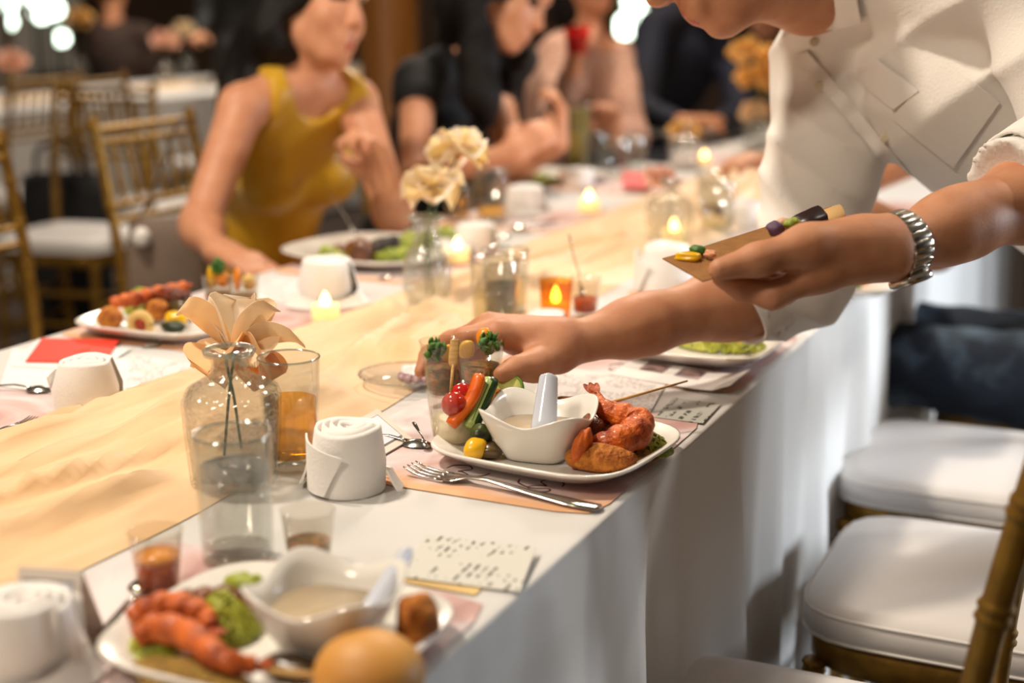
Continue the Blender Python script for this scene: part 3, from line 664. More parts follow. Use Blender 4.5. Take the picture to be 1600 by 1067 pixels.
    T.ell(c(.62, .105, .0), (.115, .155, .22), A2); T.ell(c(.36, .14), (.125, .16, .22), A2); T.ell(c(.08, .09), (.13, .17, .2), A2); T.ell(c(.52, .05) - np.array([0, 0, .085]), (.10, .12, .19), A2); T.ell(c(.22, .05) - np.array([0, 0, .085]), (.11, .15, .2), A2); T.cap(lerp(J['neck'], J['shR'], .3), J['shR'], .06, .072); T.cap(lerp(J['neck'], J['shL'], .3), J['shL'], .06, .07)
    eR = J['elR']; cuffc = lerp(J['elR'], J['wrR'], .31) - cU * .006; ad = nrm(J['wrR'] - J['elR']); ct = nrm(ad - .55 * cU)
    T.cap(J['shR'], lerp(J['shR'], eR, .5), .074, .07); T.cap(lerp(J['shR'], eR, .5), eR + ad * .02, .07, .058); T.cap(eR, cuffc + ad * .03, .058, .054, k=.02)
    T.cap(J['shL'], J['elL'], .074, .064); cl = PD(1582, 284, 1.437); al = nrm(J['wrL'] - J['elL']); T.cap(J['elL'], cl + al * .02, .062, .05)
    ph = RNG.rand(8) * 6
    def wr(X):
        d = 0
        a = X @ nrm(cU + .25 * cR) * 62 + 2.2 * np.sin(X @ cR * 14 + ph[0]) + 1.5 * np.sin(X @ cF * 17 + ph[1]); b = X @ nrm(cR * .8 - cU * .9) * 36 + 2.0 * np.sin(X @ cU * 9 + ph[2])
        u = np.clip((eR[0] + .13 - X[:, 0]) / .1, 0, 1) * np.clip((1.16 - X[:, 2]) / .1, 0, 1)
        d = .011 * u * (np.abs(np.sin(a * .9)) ** .7 - .6) * (.5 + .5 * np.sin(X @ cF * 21 + X @ cR * 15 + ph[4])) + .012 * (np.abs(np.sin(b * .8 + ph[3])) ** .7 - .6) * (.4 + .6 * np.sin(X @ cU * 11 + X @ cR * 7 + ph[5])) * (1 - .6 * u)
        return d
    T.noise = wr
    T.plane(cuffc, ct) if False else None; T.ell(cuffc + ct * .1, (.1, .1, .1), op='-', k=.003); T.cap(cuffc - ad * .03, cuffc + ad * .1, .046, .049, op='-', k=.003); T.plane(cl, nrm(al + cU * .35)) if False else None
    T.ell(PD(1232, 18, 1.72), (.045, .05, .06), A2, op='-', k=.006)
    # second cut: left cuff only acts near that arm
    T.ell(cl + al * .1, (.1, .1, .1), op='-', k=.003)
    me = T.mesh(.0055, org, smooth=1); sh = obj('shirt', me, m_shirt, root)
    # cuff turn-ups
    def cuff(cen, ax, r0, r1, wd):
        up = nrm(np.cross(ax, cR)); vp = np.cross(ax, up); rings = []
        for t, r in ((0, r0 * .93), (0, r0), (.15, r0 * 1.025), (.5, (r0 + r1) / 2 * 1.03), (.85, r1 * 1.03), (1, r1), (1, r1 * .94), (.5, r0 * .92)):
            rings.append([cen - ax * wd * t + (up * math.cos(k * 2 * PI / 40) + vp * math.sin(k * 2 * PI / 40)) * r * (1 + .035 * math.sin(3 * k * 2 * PI / 40 + t) + .015 * math.sin(7 * k * 2 * PI / 40)) - org for k in range(40)])
        return loft(rings, closed=True)
    obj('cuff', cuff(cuffc + ct * .014, ct, .052, .058, .05), m_shirt, sh); obj('cuff', cuff(cl - al * .005, al, .05, .058, .05), m_shirt, sh)
    from mathutils.bvhtree import BVHTree
    bv = BVHTree.FromPolygons([tuple(v.co) for v in me.vertices], [tuple(p.vertices) for p in me.polygons]); ro = Vector((0, 0, CAMH)) - Vector(org)
    def hit(px, py):
        d = Rm @ np.array([px - 800, py - 533.5, FPX]); h = bv.ray_cast(ro, Vector(d).normalized())
        return (np.array(h[0]), np.array(h[1])) if h[0] is not None else (None, None)
    def patch(name, quad, nu, nv, off, thick, mat, par):
        q = np.array(quad, float)
        def fn(u, v):
            p = (q[0] * (1 - u) + q[1] * u) * (1 - v) + (q[3] * (1 - u) + q[2] * u) * v; h, n = hit(*p)
            if h is None: return fn.last if hasattr(fn, 'last') else np.zeros(3)
            fn.last = h - nrm(Rm @ np.array([p[0] - 800, p[1] - 533.5, FPX])) * (off(u, v) if callable(off) else off); return fn.last
        return obj(name, grid(fn, nu, nv, thick), mat, par)
    patch('chest_pocket', [(1393, 184), (1478, 94), (1562, 160), (1490, 262)], 16, 16, .0035, .0014, m_shirt, sh)
    patch('pocket_flap', [(1340, 124), (1372, 93), (1436, 142), (1396, 172)], 8, 8, lambda u, v: .005, .0014, m_shirt, sh)
    patch('placket', [(1243, 88), (1262, 80), (1462, 318), (1440, 330)], 4, 40, lambda u, v: .0035 + .002 * math.sin(v * 44), .0014, m_shirt, sh)
    patch('collar', [(1270, -40), (1332, -40), (1346, 36), (1268, 52)], 10, 12, lambda u, v: .008 + .008 * v, .002, m_shirt, sh)
    m_btn = M('pearl_button', (216, 204, 176), .3)
    for (a, b) in ((1272, 66), (1280, 134), (1383, 215)):
        h, n = hit(a, b)
        if h is not None:
            d = nrm(Rm @ np.array([a - 800, b - 533.5, FPX])); o = obj('button', lathe([(.0, 0), (.0055, 0), (.006, .001), (.0055, .002), (.003, .0016), (0, .0016)], 16), m_btn, sh, h - d * .0065); o.rotation_euler = Vector(-d).to_track_quat('Z', 'Y').to_euler()
    B = SDF(.03); B.ell(c(-.02), (.122, .17, .13), A2); limbs(B, J, .014, arms=False); obj('jeans', B.mesh(.012, org), M('dark_navy_jeans', (14, 18, 30), .85, bump=.2, bscale=200), root); shoes(root, J, nrm(FX), org)
    H = SDF(.02); hair_short(H, L, A, J); obj('hair', H.mesh(.008, org, smooth=2), m_hair, root)
    # wristwatch and thin band
    m_steel = M('brushed_steel', (196, 190, 178), .22, 1, bump=.03, bscale=300); ax = nrm(J['elL'] - J['wrL']); wc = J['wrL'] + ax * .006
    u0 = nrm(np.cross(ax, cF)); v0 = np.cross(ax, u0)
    if np.dot(u0, cU) < 0: u0 = -u0; v0 = -v0
    wt = thing('wristwatch', 'silver steel wristwatch on the standing man\'s wrist', 'watch', wc - u0 * .04)
    Rw = Matrix(np.stack([ax, v0, u0], 1).tolist()).to_euler()
    n = 22; R0 = .0315
    link = loft([sring(.0125 * a, .0046 * a, z, 6, 16) for a, z in ((.9, -.0016), (1, -.001), (1, .001), (.9, .0016))])
    lm = newmesh('link', *link)
    base = np.array(wt.location)
    for k in range(n):
        a = 2 * PI * k / n + .1
        if abs(((a + PI / 2 + PI) % (2 * PI)) - PI) < .5: continue
        p = wc + (u0 * math.sin(a) + v0 * math.cos(a)) * R0 - base; o = obj('band_link', lm, m_steel, wt, p); nn = u0 * math.sin(a) + v0 * math.cos(a); tt = np.cross(nn, ax)
        o.rotation_euler = Matrix(np.stack([ax, tt, nn], 1).tolist()).to_euler()
    cs = obj('case', lathe([(0, -.005), (.017, -.005), (.019, -.003), (.019, .002), (.0175, .004), (0, .004)], 32, 3), m_steel, wt, wc - u0 * (R0 + .003) - base); nn = -u0; cs.rotation_euler = Matrix(np.stack([ax, np.cross(nn, ax), nn], 1).tolist()).to_euler()
    obj('dial', lathe([(0, .0042), (.0155, .0042), (.0155, .0046), (0, .0046)], 32, 3), M('dark_dial', (18, 18, 22), .1), cs)
    bc = J['wrL'] - ax * .016; ring = [bc + (u0 * math.sin(t) + v0 * math.cos(t)) * .0285 for t in np.linspace(0, 2 * PI, 41)]
    ring = np.array(ring); lo = bc - u0 * .03
    tag(obj('bracelet', tube(ring - lo, .0019, 8), M('amber_band', (190, 120, 44), .35), None, lo), 'thin amber bracelet beside the steel watch', 'bracelet')
man()
# ================================================================== tabletop builders
m_porc = M('white_porcelain', (232, 228, 220), .18, coat=.3)
m_steel2 = M('polished_steel', (188, 184, 176), .16, 1)
m_napk = M('white_cotton_napkin', (240, 237, 233), .9, bump=.12, bscale=350, sheen=.2)
g_clear = thin_glass('clear_glass', (248, 249, 248), 1.0, base=.06); g_cup = thin_glass('clear_plastic_cup', (248, 246, 242), .7)
m_water = thin_glass('water', (250, 250, 248), .2, .11, (252, 250, 244), base=.02); m_tea = thin_glass('amber_drink', (253, 222, 136), .2, .08, (250, 196, 96), base=.02); m_wine = thin_glass('pale_wine', (252, 245, 222), .2, .05, base=.02)
M('solid_glass', (255, 255, 255), .0, trans=1, ior=1.5)
def plate(label, c, hx, hy, rz=0, n=4.5, h=.02, group='white plates of food'):
    R = [(.55, 0), (.6, 0), (.62, .002), (.8, .006), (.97, h - .003), (1, h - .001), (1, h + .0015), (.975, h + .002), (.8, .0105), (.7, .0075), (.3, .0065), (.02, .0065)]
    return tag(obj('plate', loft([sring(hx * a, hy * a, z, n if a > .3 else 2.5, 64) for a, z in R]), m_porc, None, c, (0, 0, rz)), label, 'plate', group)
def wavy_bowl(label, c, hw, h, rz, soup, group='square wavy soup bowls'):
    t = thing('soup_bowl', label, 'bowl', c, rz, group)
    wv = lambda amp: (lambda a: amp * .8 * math.cos(4 * a - PI))
    R = [(.5, 0, 0), (.56, 0, 0), (.6, .004, 0), (.76, h * .4, .001), (.9, h * .75, .004), (1.0, h, .0075), (1.0, h + .002, .0075), (.965, h + .002, .0075), (.87, h * .76, .004), (.72, h * .42, .001), (.55, .008, 0), (.02, .007, 0)]
    obj('bowl_body', loft([sring(hw * a, hw * a, z, 3.6, 64, wv(w)) for a, z, w in R]), m_porc, t)
    obj('soup', lathe([(0, h * .6 - .002), (hw * .76, h * .6 - .002), (hw * .77, h * .6), (0, h * .6)], 48, 3.4), soup, t)
    return t
def cup_shell(r0, r1, h, th=.0012, n=2):
    return lathe([(0, 0), (r0 * .96, 0), (r0, .002), (r1, h), (r1 + .0006, h + .0006), (r1 - th, h + .0006), (r0 - th * .6 + (r1 - r0) * .08, h * .08 + .002), (0, h * .08 + .002)], 40, n)
def fill(r0, r1, h, a, b, n=2, inset=.0018):
    ra, rb = r0 + (r1 - r0) * a - inset, r0 + (r1 - r0) * b - inset
    return lathe([(0, h * a), (ra, h * a), (rb, h * b), (0, h * b)], 40, n)
def cup(label, c, r0, r1, h, layers, name='cup', cat='cup', group=None, n=2, glass=None, rz=0):
    t = thing(name, label, cat, c, rz, group); obj('cup_wall', cup_shell(r0, r1, h, n=n), glass or g_cup, t)
    for nm, mat, a, b in layers: obj(nm, fill(r0, r1, h, a, b, n), mat, t)
    return t
def tumbler(label, c, r0, r1, h, liquid=None, level=.6, group='drinking glasses', name='drinking_glass'):
    t = thing(name, label, 'glass', c, 0, group); th = .0016
    obj('glass_wall', lathe([(0, 0), (r0 * .95, 0), (r0, .002), (r1, h), (r1 - th * .4, h + .0012), (r1 - th, h), (r0 - th + (r1 - r0) * .1, .011), (r0 * .7, .0095), (0, .0095)], 48), g_clear, t)
    obj('rim', tube([(r1 * math.cos(a) * .985, r1 * math.sin(a) * .985, h) for a in np.linspace(0, 2 * PI, 49)], .0011, 6, cap=False), thin_glass('glass_rim', (226, 232, 228), 1.0, .05, base=.2), t)
    obj('thick_base', lathe([(0, .0012), (r0 * .9, .0012), (r0 * .93, .004), (r0 * .9, .008), (0, .009)], 40), thin_glass('glass_base', (246, 248, 246), .3, .1, base=.08), t)
    if liquid is not None: obj('liquid', lathe([(0, .0115), (r0 - .003, .0115), (r0 + (r1 - r0) * level - .003, h * level), (0, h * level)], 48), liquid, t)
    return t
def napkin_roll(label, c, r, h, rz=0, flap=True, cone=.92, group='napkins rolled into roses'):
    t = thing('rolled_napkin', label, 'napkin', c, rz, group); V, F = [], []
    turns = 4.2; n = 220; th = r * .09
    for i in range(n):
        u = i / (n - 1); a = u * turns * 2 * PI; rr = r * (1 - .9 * u); zt = h * (1 + .10 * math.sin(u * PI * .9) - .05 * u + .02 * math.sin(a * 2)); zb = h * .0 if u < .3 else h * .4
        wob = 1 + .025 * math.sin(3 * a + 1)
        for (dr, z, tp) in ((0, zb, 1), (0, h * .45, 1.04), (0, zt * .93, cone), (-th * .5, zt, cone), (-th, zt * .93, cone), (-th, h * .45, 1.02)):
            q = (rr * tp * wob + dr); V.append((q * math.cos(a), q * math.sin(a), z))
    m = 6
    for i in range(n - 1):
        for k in range(m - 1): F.append((i * m + k, (i + 1) * m + k, (i + 1) * m + k + 1, i * m + k + 1))
    obj('roll', (V, F, True), m_napk, t)
    if flap:
        def fn(u, v):
            a = -2.6 + u * 3.6; rr = r * (1.0 + .34 * v * (.6 + .4 * math.sin(a * 2.1 + 1)) + .02); return (rr * math.cos(a), rr * math.sin(a), .003 + h * (.42 - .42 * v) * (.7 + .3 * math.sin(a * 1.3)) * (1 - v * .3))
        obj('base_flap', grid(fn, 40, 8, .002), m_napk, t)
    def fd(u, v):
        a = .5 + u * 1.5; rr = r * 1.03 + .002; return (rr * math.cos(a + v * .5), rr * math.sin(a + v * .5), h * (.05 + .85 * v * (1 - .25 * u)))
    obj('outer_fold', grid(fd, 20, 10, .0016), m_napk, t)
    return t
def along(o, a, b, L):
    a, b = np.array(a), np.array(b); d = b - a; o.location = tuple(map(float, a)); s = np.linalg.norm(d) / L; o.scale = (s, s, s)
    o.rotation_euler = (0, -math.atan2(d[2], math.hypot(d[0], d[1])), math.atan2(d[1], d[0])); return o
def strip(st):
    """cutlery blank: stations (x, halfwidth, z, thickness)"""
    rings = []
    for x, w, z, t in st: rings.append([(x, w * math.cos(a), z + t * math.sin(a)) for a in np.linspace(0, 2 * PI, 13)[:-1]])
    return loft(rings)
def fork(label, a, b, group='table forks'):
    """a handle end, b tine tips"""
    t = thing('fork', label, 'fork', a, 0, group)
    obj('handle', strip([(0, .003, .003, .001), (.003, .0085, .003, .0016), (.03, .0095, .003, .0016), (.07, .006, .0045, .0018), (.115, .0034, .008, .002), (.135, .0045, .007, .0016), (.147, .0115, .004, .0013), (.16, .0125, .0035, .0011)]), m_steel2, t)
    for y in (-.0102, -.0034, .0034, .0102): obj('tine', tube(spline([(.158, y, .0035), (.175, y, .003), (.19, y, .005), (.2, y * .95, .0085)], 8), [.0019] * 5 + [.0017, .0014, .0007], 6, flat=.6), m_steel2, t)
    return along(t, a, b, .2)
def spoon(label, a, b, group='table spoons', mat=None, up=1):
    t = thing('spoon', label, 'spoon', a, 0, group); mat = mat or m_steel2
    obj('handle', strip([(0, .003, .003, .001), (.003, .008, .003, .0016), (.03, .009, .003, .0016), (.07, .0055, .0045, .0018), (.115, .0032, .009, .002), (.14, .0045, .006, .0016), (.148, .009, .0045, .001)]), mat, t)
    def fn(u, v):
        a = v * 2 * PI; q = u; x = .168 + .028 * q * math.cos(a); y = (.0185 - .004 * math.cos(a)) * q * math.sin(a); return (x, y, .0012 + (.0075 * q * q if up > 0 else .008 * (1 - q * q)))
    obj('bowl', grid(fn, 8, 28, .001), mat, t)
    return along(t, a, b, .196)
m_wax = M('led_candle_wax', (246, 226, 170), .5, emit=.55, ecol=(255, 214, 130)); m_flame = M('led_flame', (255, 226, 150), .4, emit=9, ecol=(255, 206, 120))
def tealight(label, c, s=1.0, group='lit tea lights'):
    t = thing('tealight', label, 'candle', c, 0, group)
    obj('candle_body', lathe([(0, 0), (.0185 * s, 0), (.019 * s, .001), (.019 * s, .019 * s), (.0175 * s, .0205 * s), (.012 * s, .019 * s), (0, .0185 * s)], 32), m_wax, t)
    obj('flame', lathe([(0, .018 * s), (.006 * s, .02 * s), (.0072 * s, .0245 * s), (.005 * s, .031 * s), (.0015 * s, .037 * s), (0, .0385 * s)], 20), m_flame, t); return t
g_vase = thin_glass('vase_glass', (246, 247, 246), 1.0, .03, crackle=110, base=.07)
m_stem = M('flower_stem', (66, 88, 50), .6)
def petal_mesh(L, W, cup, curl, seed=0, point=0):
    rg = np.random.RandomState(seed); p1, p2 = rg.rand(2) * 6
    def fn(u, v):
        t = u; y = (v - .5) * 2; w = W * .62 * (.2 + .8 * t ** .6) * math.sqrt(max(.0004, 1 - t ** 7))
        return (L * t * math.cos(curl * t * .6), w * y, L * t * math.sin(curl * t * .6) * .7 + cup * w * y * y * 1.6 + .05 * L * t * math.sin(4 * y + p1) * t + .035 * L * math.sin(7 * t + p2) * abs(y))
    return grid(fn, 14, 11, .0005)
def flower(label, c, petals, mat, vase_c, group='peach fabric flowers', stems=None, center=None, name='flower'):
    """petals: (az, elev, L, W, cup, curl, roll, seed)"""
    t = thing(name, label, 'flower', c, 0, group)
    for i, (az, el, L, W_, cu, cl, ro, sd) in enumerate(petals):
        o = obj('petal', petal_mesh(L, W_, cu, cl, sd), mat[i % len(mat)] if isinstance(mat, list) else mat, t); o.rotation_euler = (Matrix.Rotation(az, 3, 'Z') @ Matrix.Rotation(-el, 3, 'Y') @ Matrix.Rotation(ro, 3, 'X')).to_euler()
    if center: obj('flower_centre', blobshape(center, center, center * 1.1, 3, .3, 6), M('flower_heart', (222, 150, 70), .7), t)
    for s in (stems or []): obj('stem', tube(spline([np.array(p) - np.array(c) for p in s], 14), .0014, 6), m_stem, t)
    return t
def vase(label, c, prof, n=2, seg=48, ribs=0, water=None, rz=0, group='small glass flower vases'):
    t = thing('bud_vase', label, 'vase', c, rz, group); th = .0028
    V, F, s = lathe([(0, 0)] + prof + [(prof[-1][0] - th, prof[-1][1])] + [(max(.002, r - th), max(z, .007)) for r, z in prof[::-1][1:-1]] + [(0, .007)], seg, n)
    if ribs: V = [(x * (1 + .018 * math.cos(ribs * math.atan2(y, x)) * (1 if .01 < z < prof[-1][1] * .8 else 0)), y * (1 + .018 * math.cos(ribs * math.atan2(y, x)) * (1 if .01 < z < prof[-1][1] * .8 else 0)), z) for x, y, z in V]
    obj('vase_body', (V, F, s), g_vase, t)
    rr, rz_ = prof[-1]; obj('lip', tube([(rr * math.cos(a) * .97, rr * math.sin(a) * .97, rz_) for a in np.linspace(0, 2 * PI, 41)], .0024, 8, cap=False), thin_glass('vase_lip', (236, 242, 238), 1.0, .1, base=.16), t)
    if water:
        wp = [(0, .008)] + [(max(.001, r - .004), max(z, .008)) for r, z in prof if z < water] + [(np.interp(water, [z for r, z in prof], [r for r, z in prof]) - .004, water), (0, water)]
        obj('water', lathe(wp, seg, n), m_water, t)
    return t
def sheet(name, label, cat, px, mat, z=None, th=.0007, curl=None, group=None, parent=None, nu=8, nv=8):
    """flat paper from four corners on the table (near-left, near-right, far-right, far-left in the photo)"""
    z = Z0 + .0012 if z is None else z; q = np.array([P(*p, z) for p in px]) if len(px[0]) == 2 else np.array(px, float); c = q.mean(0); c[2] = z
    def fn(u, v):
        p = (q[0] * (1 - u) + q[1] * u) * (1 - v) + (q[3] * (1 - u) + q[2] * u) * v - c; p[2] += th + (curl(u, v) if curl else 0); return p
    o = obj(name, grid(fn, nu, nv, th), mat, parent, c)
    if label: tag(o, label, cat, group)
    return o
def printed(name, base, ink, sx=1, freq=150, gap=.5, dens=.5, scrib=False):
    """paper with printed lines too small to read"""
    if name in MC: return MC[name]
    m = M(name, base, .7); nt = m.node_tree; L = nt.links; b = nt.nodes['Principled BSDF']; tc = nt.nodes.new('ShaderNodeTexCoord'); sp = nt.nodes.new('ShaderNodeSeparateXYZ'); L.new(tc.outputs['Object'], sp.inputs[0])
    def math_(op, a, bb=None):
        n = nt.nodes.new('ShaderNodeMath'); n.operation = op; L.new(a, n.inputs[0])
        if bb is not None: n.inputs[1].default_value = bb
        return n.outputs[0]
    y = math_('MULTIPLY', sp.outputs['Y' if not scrib else 'X'], freq); fr = math_('FRACT', y); ln = math_('LESS_THAN', fr, gap)
    n = nt.nodes.new('ShaderNodeTexNoise'); n.inputs['Scale'].default_value = 260 if not scrib else 120; n.inputs['Detail'].default_value = 2; L.new(tc.outputs['Object'], n.inputs[0]); th = math_('GREATER_THAN', n.outputs['Fac'], dens)
    n2 = nt.nodes.new('ShaderNodeTexNoise'); n2.inputs['Scale'].default_value = 22; L.new(tc.outputs['Object'], n2.inputs[0]); bl = math_('GREATER_THAN', n2.outputs['Fac'], .46)
    mu = nt.nodes.new('ShaderNodeMath'); mu.operation = 'MULTIPLY'; L.new(ln, mu.inputs[0]); L.new(th, mu.inputs[1]); mu2 = nt.nodes.new('ShaderNodeMath'); mu2.operation = 'MULTIPLY'; L.new(mu.outputs[0], mu2.inputs[0]); L.new(bl, mu2.inputs[1])
    mx = nt.nodes.new('ShaderNodeMix'); mx.data_type = 'RGBA'; L.new(mu2.outputs[0], mx.inputs['Factor']); mx.inputs[6].default_value = (*lin(base), 1); mx.inputs[7].default_value = (*lin(ink), 1); L.new(mx.outputs[2], b.inputs['Base Color']); return m
# ================================================================== placemats, papers
def mat_material():
    m = M('watercolour_placemat', (214, 190, 184), .75); nt = m.node_tree; L = nt.links; b = nt.nodes['Principled BSDF']; tc = nt.nodes.new('ShaderNodeTexCoord')
    n = nt.nodes.new('ShaderNodeTexNoise'); n.inputs['Scale'].default_value = 7; n.inputs['Detail'].default_value = 5; n.inputs['Distortion'].default_value = .8; L.new(tc.outputs['Object'], n.inputs[0])
    r = nt.nodes.new('ShaderNodeValToRGB'); e = r.color_ramp.elements; e[0].position = .34; e[0].color = (*lin((182, 140, 134)), 1); e[1].position = .62; e[1].color = (*lin((226, 216, 216)), 1)
    for p, c in ((.45, (204, 172, 166)), (.52, (212, 194, 194))): x = e.new(p); x.color = (*lin(c), 1)
    L.new(n.outputs['Fac'], r.inputs[0])
    sp = nt.nodes.new('ShaderNodeSeparateXYZ'); L.new(tc.outputs['Object'], sp.inputs[0]); ad = nt.nodes.new('ShaderNodeMath'); ad.operation = 'MULTIPLY_ADD'; L.new(n.outputs['Fac'], ad.inputs[0]); ad.inputs[1].default_value = .16; L.new(sp.outputs['Y'], ad.inputs[2])
    mr = nt.nodes.new('ShaderNodeMapRange'); L.new(ad.outputs[0], mr.inputs[0]); mr.inputs[1].default_value = -.075; mr.inputs[2].default_value = -.045; mr.inputs[3].default_value = 1; mr.inputs[4].default_value = 0
    mx = nt.nodes.new('ShaderNodeMix'); mx.data_type = 'RGBA'; L.new(mr.outputs[0], mx.inputs['Factor']); L.new(r.outputs[0], mx.inputs[6]); mx.inputs[7].default_value = (*lin((222, 170, 128)), 1); L.new(mx.outputs[2], b.inputs['Base Color']); return m
m_mat = mat_material(); m_ink = M('sepia_ink', (96, 66, 66), .7)
def placemat(label, x0, x1, y0, y1, deco=()):
    c = ((x0 + x1) / 2, (y0 + y1) / 2, Z0 + .0008); o = tag(obj('placemat', loft([sring((x1 - x0) / 2, (y1 - y0) / 2, z, 14, 48) for z in (0, .0006)]), m_mat, None, c), label, 'placemat', 'pink watercolour placemats'); o.data.polygons.foreach_set('use_smooth', [False] * len(o.data.polygons))
    for dx, dy, s, fl in deco:
        pts = spline([(-.9, .1), (-.75, .55), (-.2, .75), (.15, .35), (-.25, -.05), (-.05, -.1), (.35, -.4), (.05, -.85), (-.55, -.7), (-.5, -.35), (.2, -.55), (.9, -.2), (1.05, .25)], 60)
        pts = np.array([(fl * p[0] * s + dx, p[1] * s + dy, .0009) for p in pts]); w = [.0007 + .0006 * abs(math.sin(i * .21)) for i in range(60)]
        obj('printed_flourish', tube(pts, w, 6, flat=.25), m_ink, o)
    return o
DECO = [(.0, -.108, .024, 1), (.085, -.112, .024, -1)]
for i, (a, b) in enumerate(((.60, .935), (1.142, 1.49), (1.60, 1.94), (2.09, 2.42), (2.56, 2.9), (3.1, 3.4))):
    placemat(['pink placemat under the nearest plate with the bun', 'pink placemat under the prawn plate and the long fork', 'pink placemat under the plate of green pasta', 'pink placemat under the plate beside the steel watch', 'pink placemat beyond the cardboard tray', 'far pink placemat on the right-hand row'][i], -.775, -.4455, a, b, DECO)
for i, (a, b) in enumerate(((.93, 1.27), (1.50, 1.84), (2.03, 2.38), (2.62, 2.97), (3.25, 3.6), (3.9, 4.25))):
    placemat(['pink placemat under the forks at the left edge', 'pink placemat under the plate of balls behind the red envelope', 'pink placemat before the woman in yellow', 'pink placemat before the woman in black', 'pink placemat before the person in beige', 'far pink placemat on the left-hand row'][i], -1.4055, -1.10, a, b, [(.08, -.03, .03, 1)] if i == 0 else DECO)
m_menu = printed('menu_print', (226, 222, 220), (150, 138, 134)); m_scrib = printed('handwritten_card', (205, 203, 194), (92, 90, 84), freq=130, gap=.4, dens=.55, scrib=True); m_scribg = printed('silver_handwritten_card', (178, 178, 170), (70, 70, 66), freq=70, gap=.4, dens=.5, scrib=True)
m_paper = M('white_paper', (228, 226, 224), .7)
Z1, Z2, Z3 = Z0 + .0019, Z0 + .0030, Z0 + .0042
sheet('menu_card', 'white printed menu behind the soup bowl of the prawn plate', 'menu', [(826, 628), (1012, 652), (1044, 594), (860, 572)], m_menu, Z1)
o = sheet('photo_strip', 'curled paper strip with two small dark photographs before the green pasta', 'paper', [(952, 585), (1140, 618), (1172, 592), (990, 560)], m_paper, Z2, curl=lambda u, v: .012 * max(0, u - .75) ** 2 * 16)
for u in (.18, .48): obj('printed_photo', grid(lambda a, b: lerp(lerp(P(952, 585), P(1140, 618), u + a * .2), lerp(P(990, 560), P(1172, 592), u + a * .2), .35 + b * .45) * np.array([1, 1, 0]) + np.array([0, 0, Z2 + .0013]) - np.array(o.location), 2, 2), M('dark_photo_print', (70, 58, 62), .4, col2=(170, 140, 136), scale=60), o)
sheet('message_card', 'silver handwritten card beside the prawn plate\'s far corner', 'card', [(1022, 652), (1098, 662), (1126, 632), (1052, 622)], m_scribg, Z1)
sheet('message_card', 'cream handwritten card at the table edge in front of the long fork', 'card', [(632, 902), (812, 926), (838, 866), (664, 846)], m_scrib, Z1, curl=lambda u, v: .006 * v)
sheet('gold_card', 'gold-rimmed card peeking out from under the cream handwritten card', 'card', [(626, 910), (742, 930), (760, 912), (640, 890)], M('gold_card', (190, 160, 100), .35, .6), Z0 + .0012, th=.0004)
sheet('menu_card', 'white printed menu left of the peach runner behind the left napkin', 'menu', [(0, 604), (176, 628), (250, 566), (20, 545)], m_paper, Z1)
sheet('menu_card', 'white menu with a tiny red mark right of the red envelope', 'menu', [(196, 606), (298, 620), (330, 572), (206, 556)], m_menu, Z2)
sheet('menu_card', 'white menu between the rolled napkin and the small salad cups', 'menu', [(398, 468), (470, 478), (500, 440), (404, 436)], m_menu, Z1)
o = sheet('red_envelope', 'bright red envelope with a gold emblem lying at the left', 'envelope', [(40, 566), (164, 568), (187, 532), (66, 530)], M('coral_red_paper', (226, 64, 46), .55), Z3, th=.0018)
ec = P(131, 547, Z3 + .0022) - np.array(o.location); m_goldink = M('gold_ink', (150, 96, 30), .4, .5)
for k in range(6): obj('printed_emblem', tube([ec + np.array([.0075 * math.cos(k * PI / 3 + t) , .0095 * math.sin(k * PI / 3 + t), 0]) * (1 if k % 2 else .6) for t in np.linspace(0, 1, 6)], .0011, 5, flat=.2), m_goldink, o)
sheet('paper_packet', 'white paper packet under the red envelope', 'packet', [(16, 572), (150, 580), (205, 545), (60, 530)], m_paper, Z2)
# place cards: thin tents
m_cardf = M('taupe_card', (214, 204, 192), .7); m_cardi = M('pale_blue_card_panel', (214, 216, 226), .7)
def place_card(label, a, b, h, rz=None, lean=.03):
    """tent card standing on the edge a-b"""
    a, b = np.array(a), np.array(b); c = (a + b) / 2; d = b - a; w = np.linalg.norm(d); t = thing('place_card', label, 'place card', c, math.atan2(d[1], d[0]))
    f = lambda y0: grid(lambda u, v: ((u - .5) * w, y0 * (1 - v), .0004 + h * v), 4, 6, .0006)
    fr = obj('front_panel', f(-lean), m_cardf, t); obj('back_panel', f(lean), m_cardf, t)
    for i, (x0, x1, v0, v1, mt, off) in enumerate(((.1, .9, .12, .9, M('grey_line', (120, 112, 108), .6), .0009), (.12, .88, .145, .875, m_cardi, .0013))):
        obj('printed_panel', grid(lambda u, v: ((x0 + (x1 - x0) * u - .5) * w, -lean * (1 - (v0 + (v1 - v0) * v)) - off, h * (v0 + (v1 - v0) * v)), 2, 2), mt, fr)
    return t
CQ = [P(592, 716, Z0 + .003), P(644, 686, Z0 + .003), P(590, 640, Z0 + .012), P(538, 668, Z0 + .012)]
o = sheet('place_card', 'small framed place card lying tilted behind the tight rose napkin', 'place card', CQ, m_cardf, Z0 + .003, th=.0012)
for i_, (lo_, hi_, mt) in enumerate(((.14, .86, M('grey_line', (120, 112, 108), .6)), (.165, .835, m_cardi))):
    bl = lambda u, v: (CQ[0] * (1 - u) + CQ[1] * u) * (1 - v) + (CQ[3] * (1 - u) + CQ[2] * u) * v - np.array(o.location) + np.array([0, 0, .0018 + .0005 * i_])
    obj('printed_panel', grid(lambda u, v: bl(lo_ + (hi_ - lo_) * u, lo_ + (hi_ - lo_) * v), 2, 2), mt, o)
place_card('blurred framed place card at the bottom left corner', P(40, 1010, Z0), P(138, 1018, Z0), .062, lean=.03)
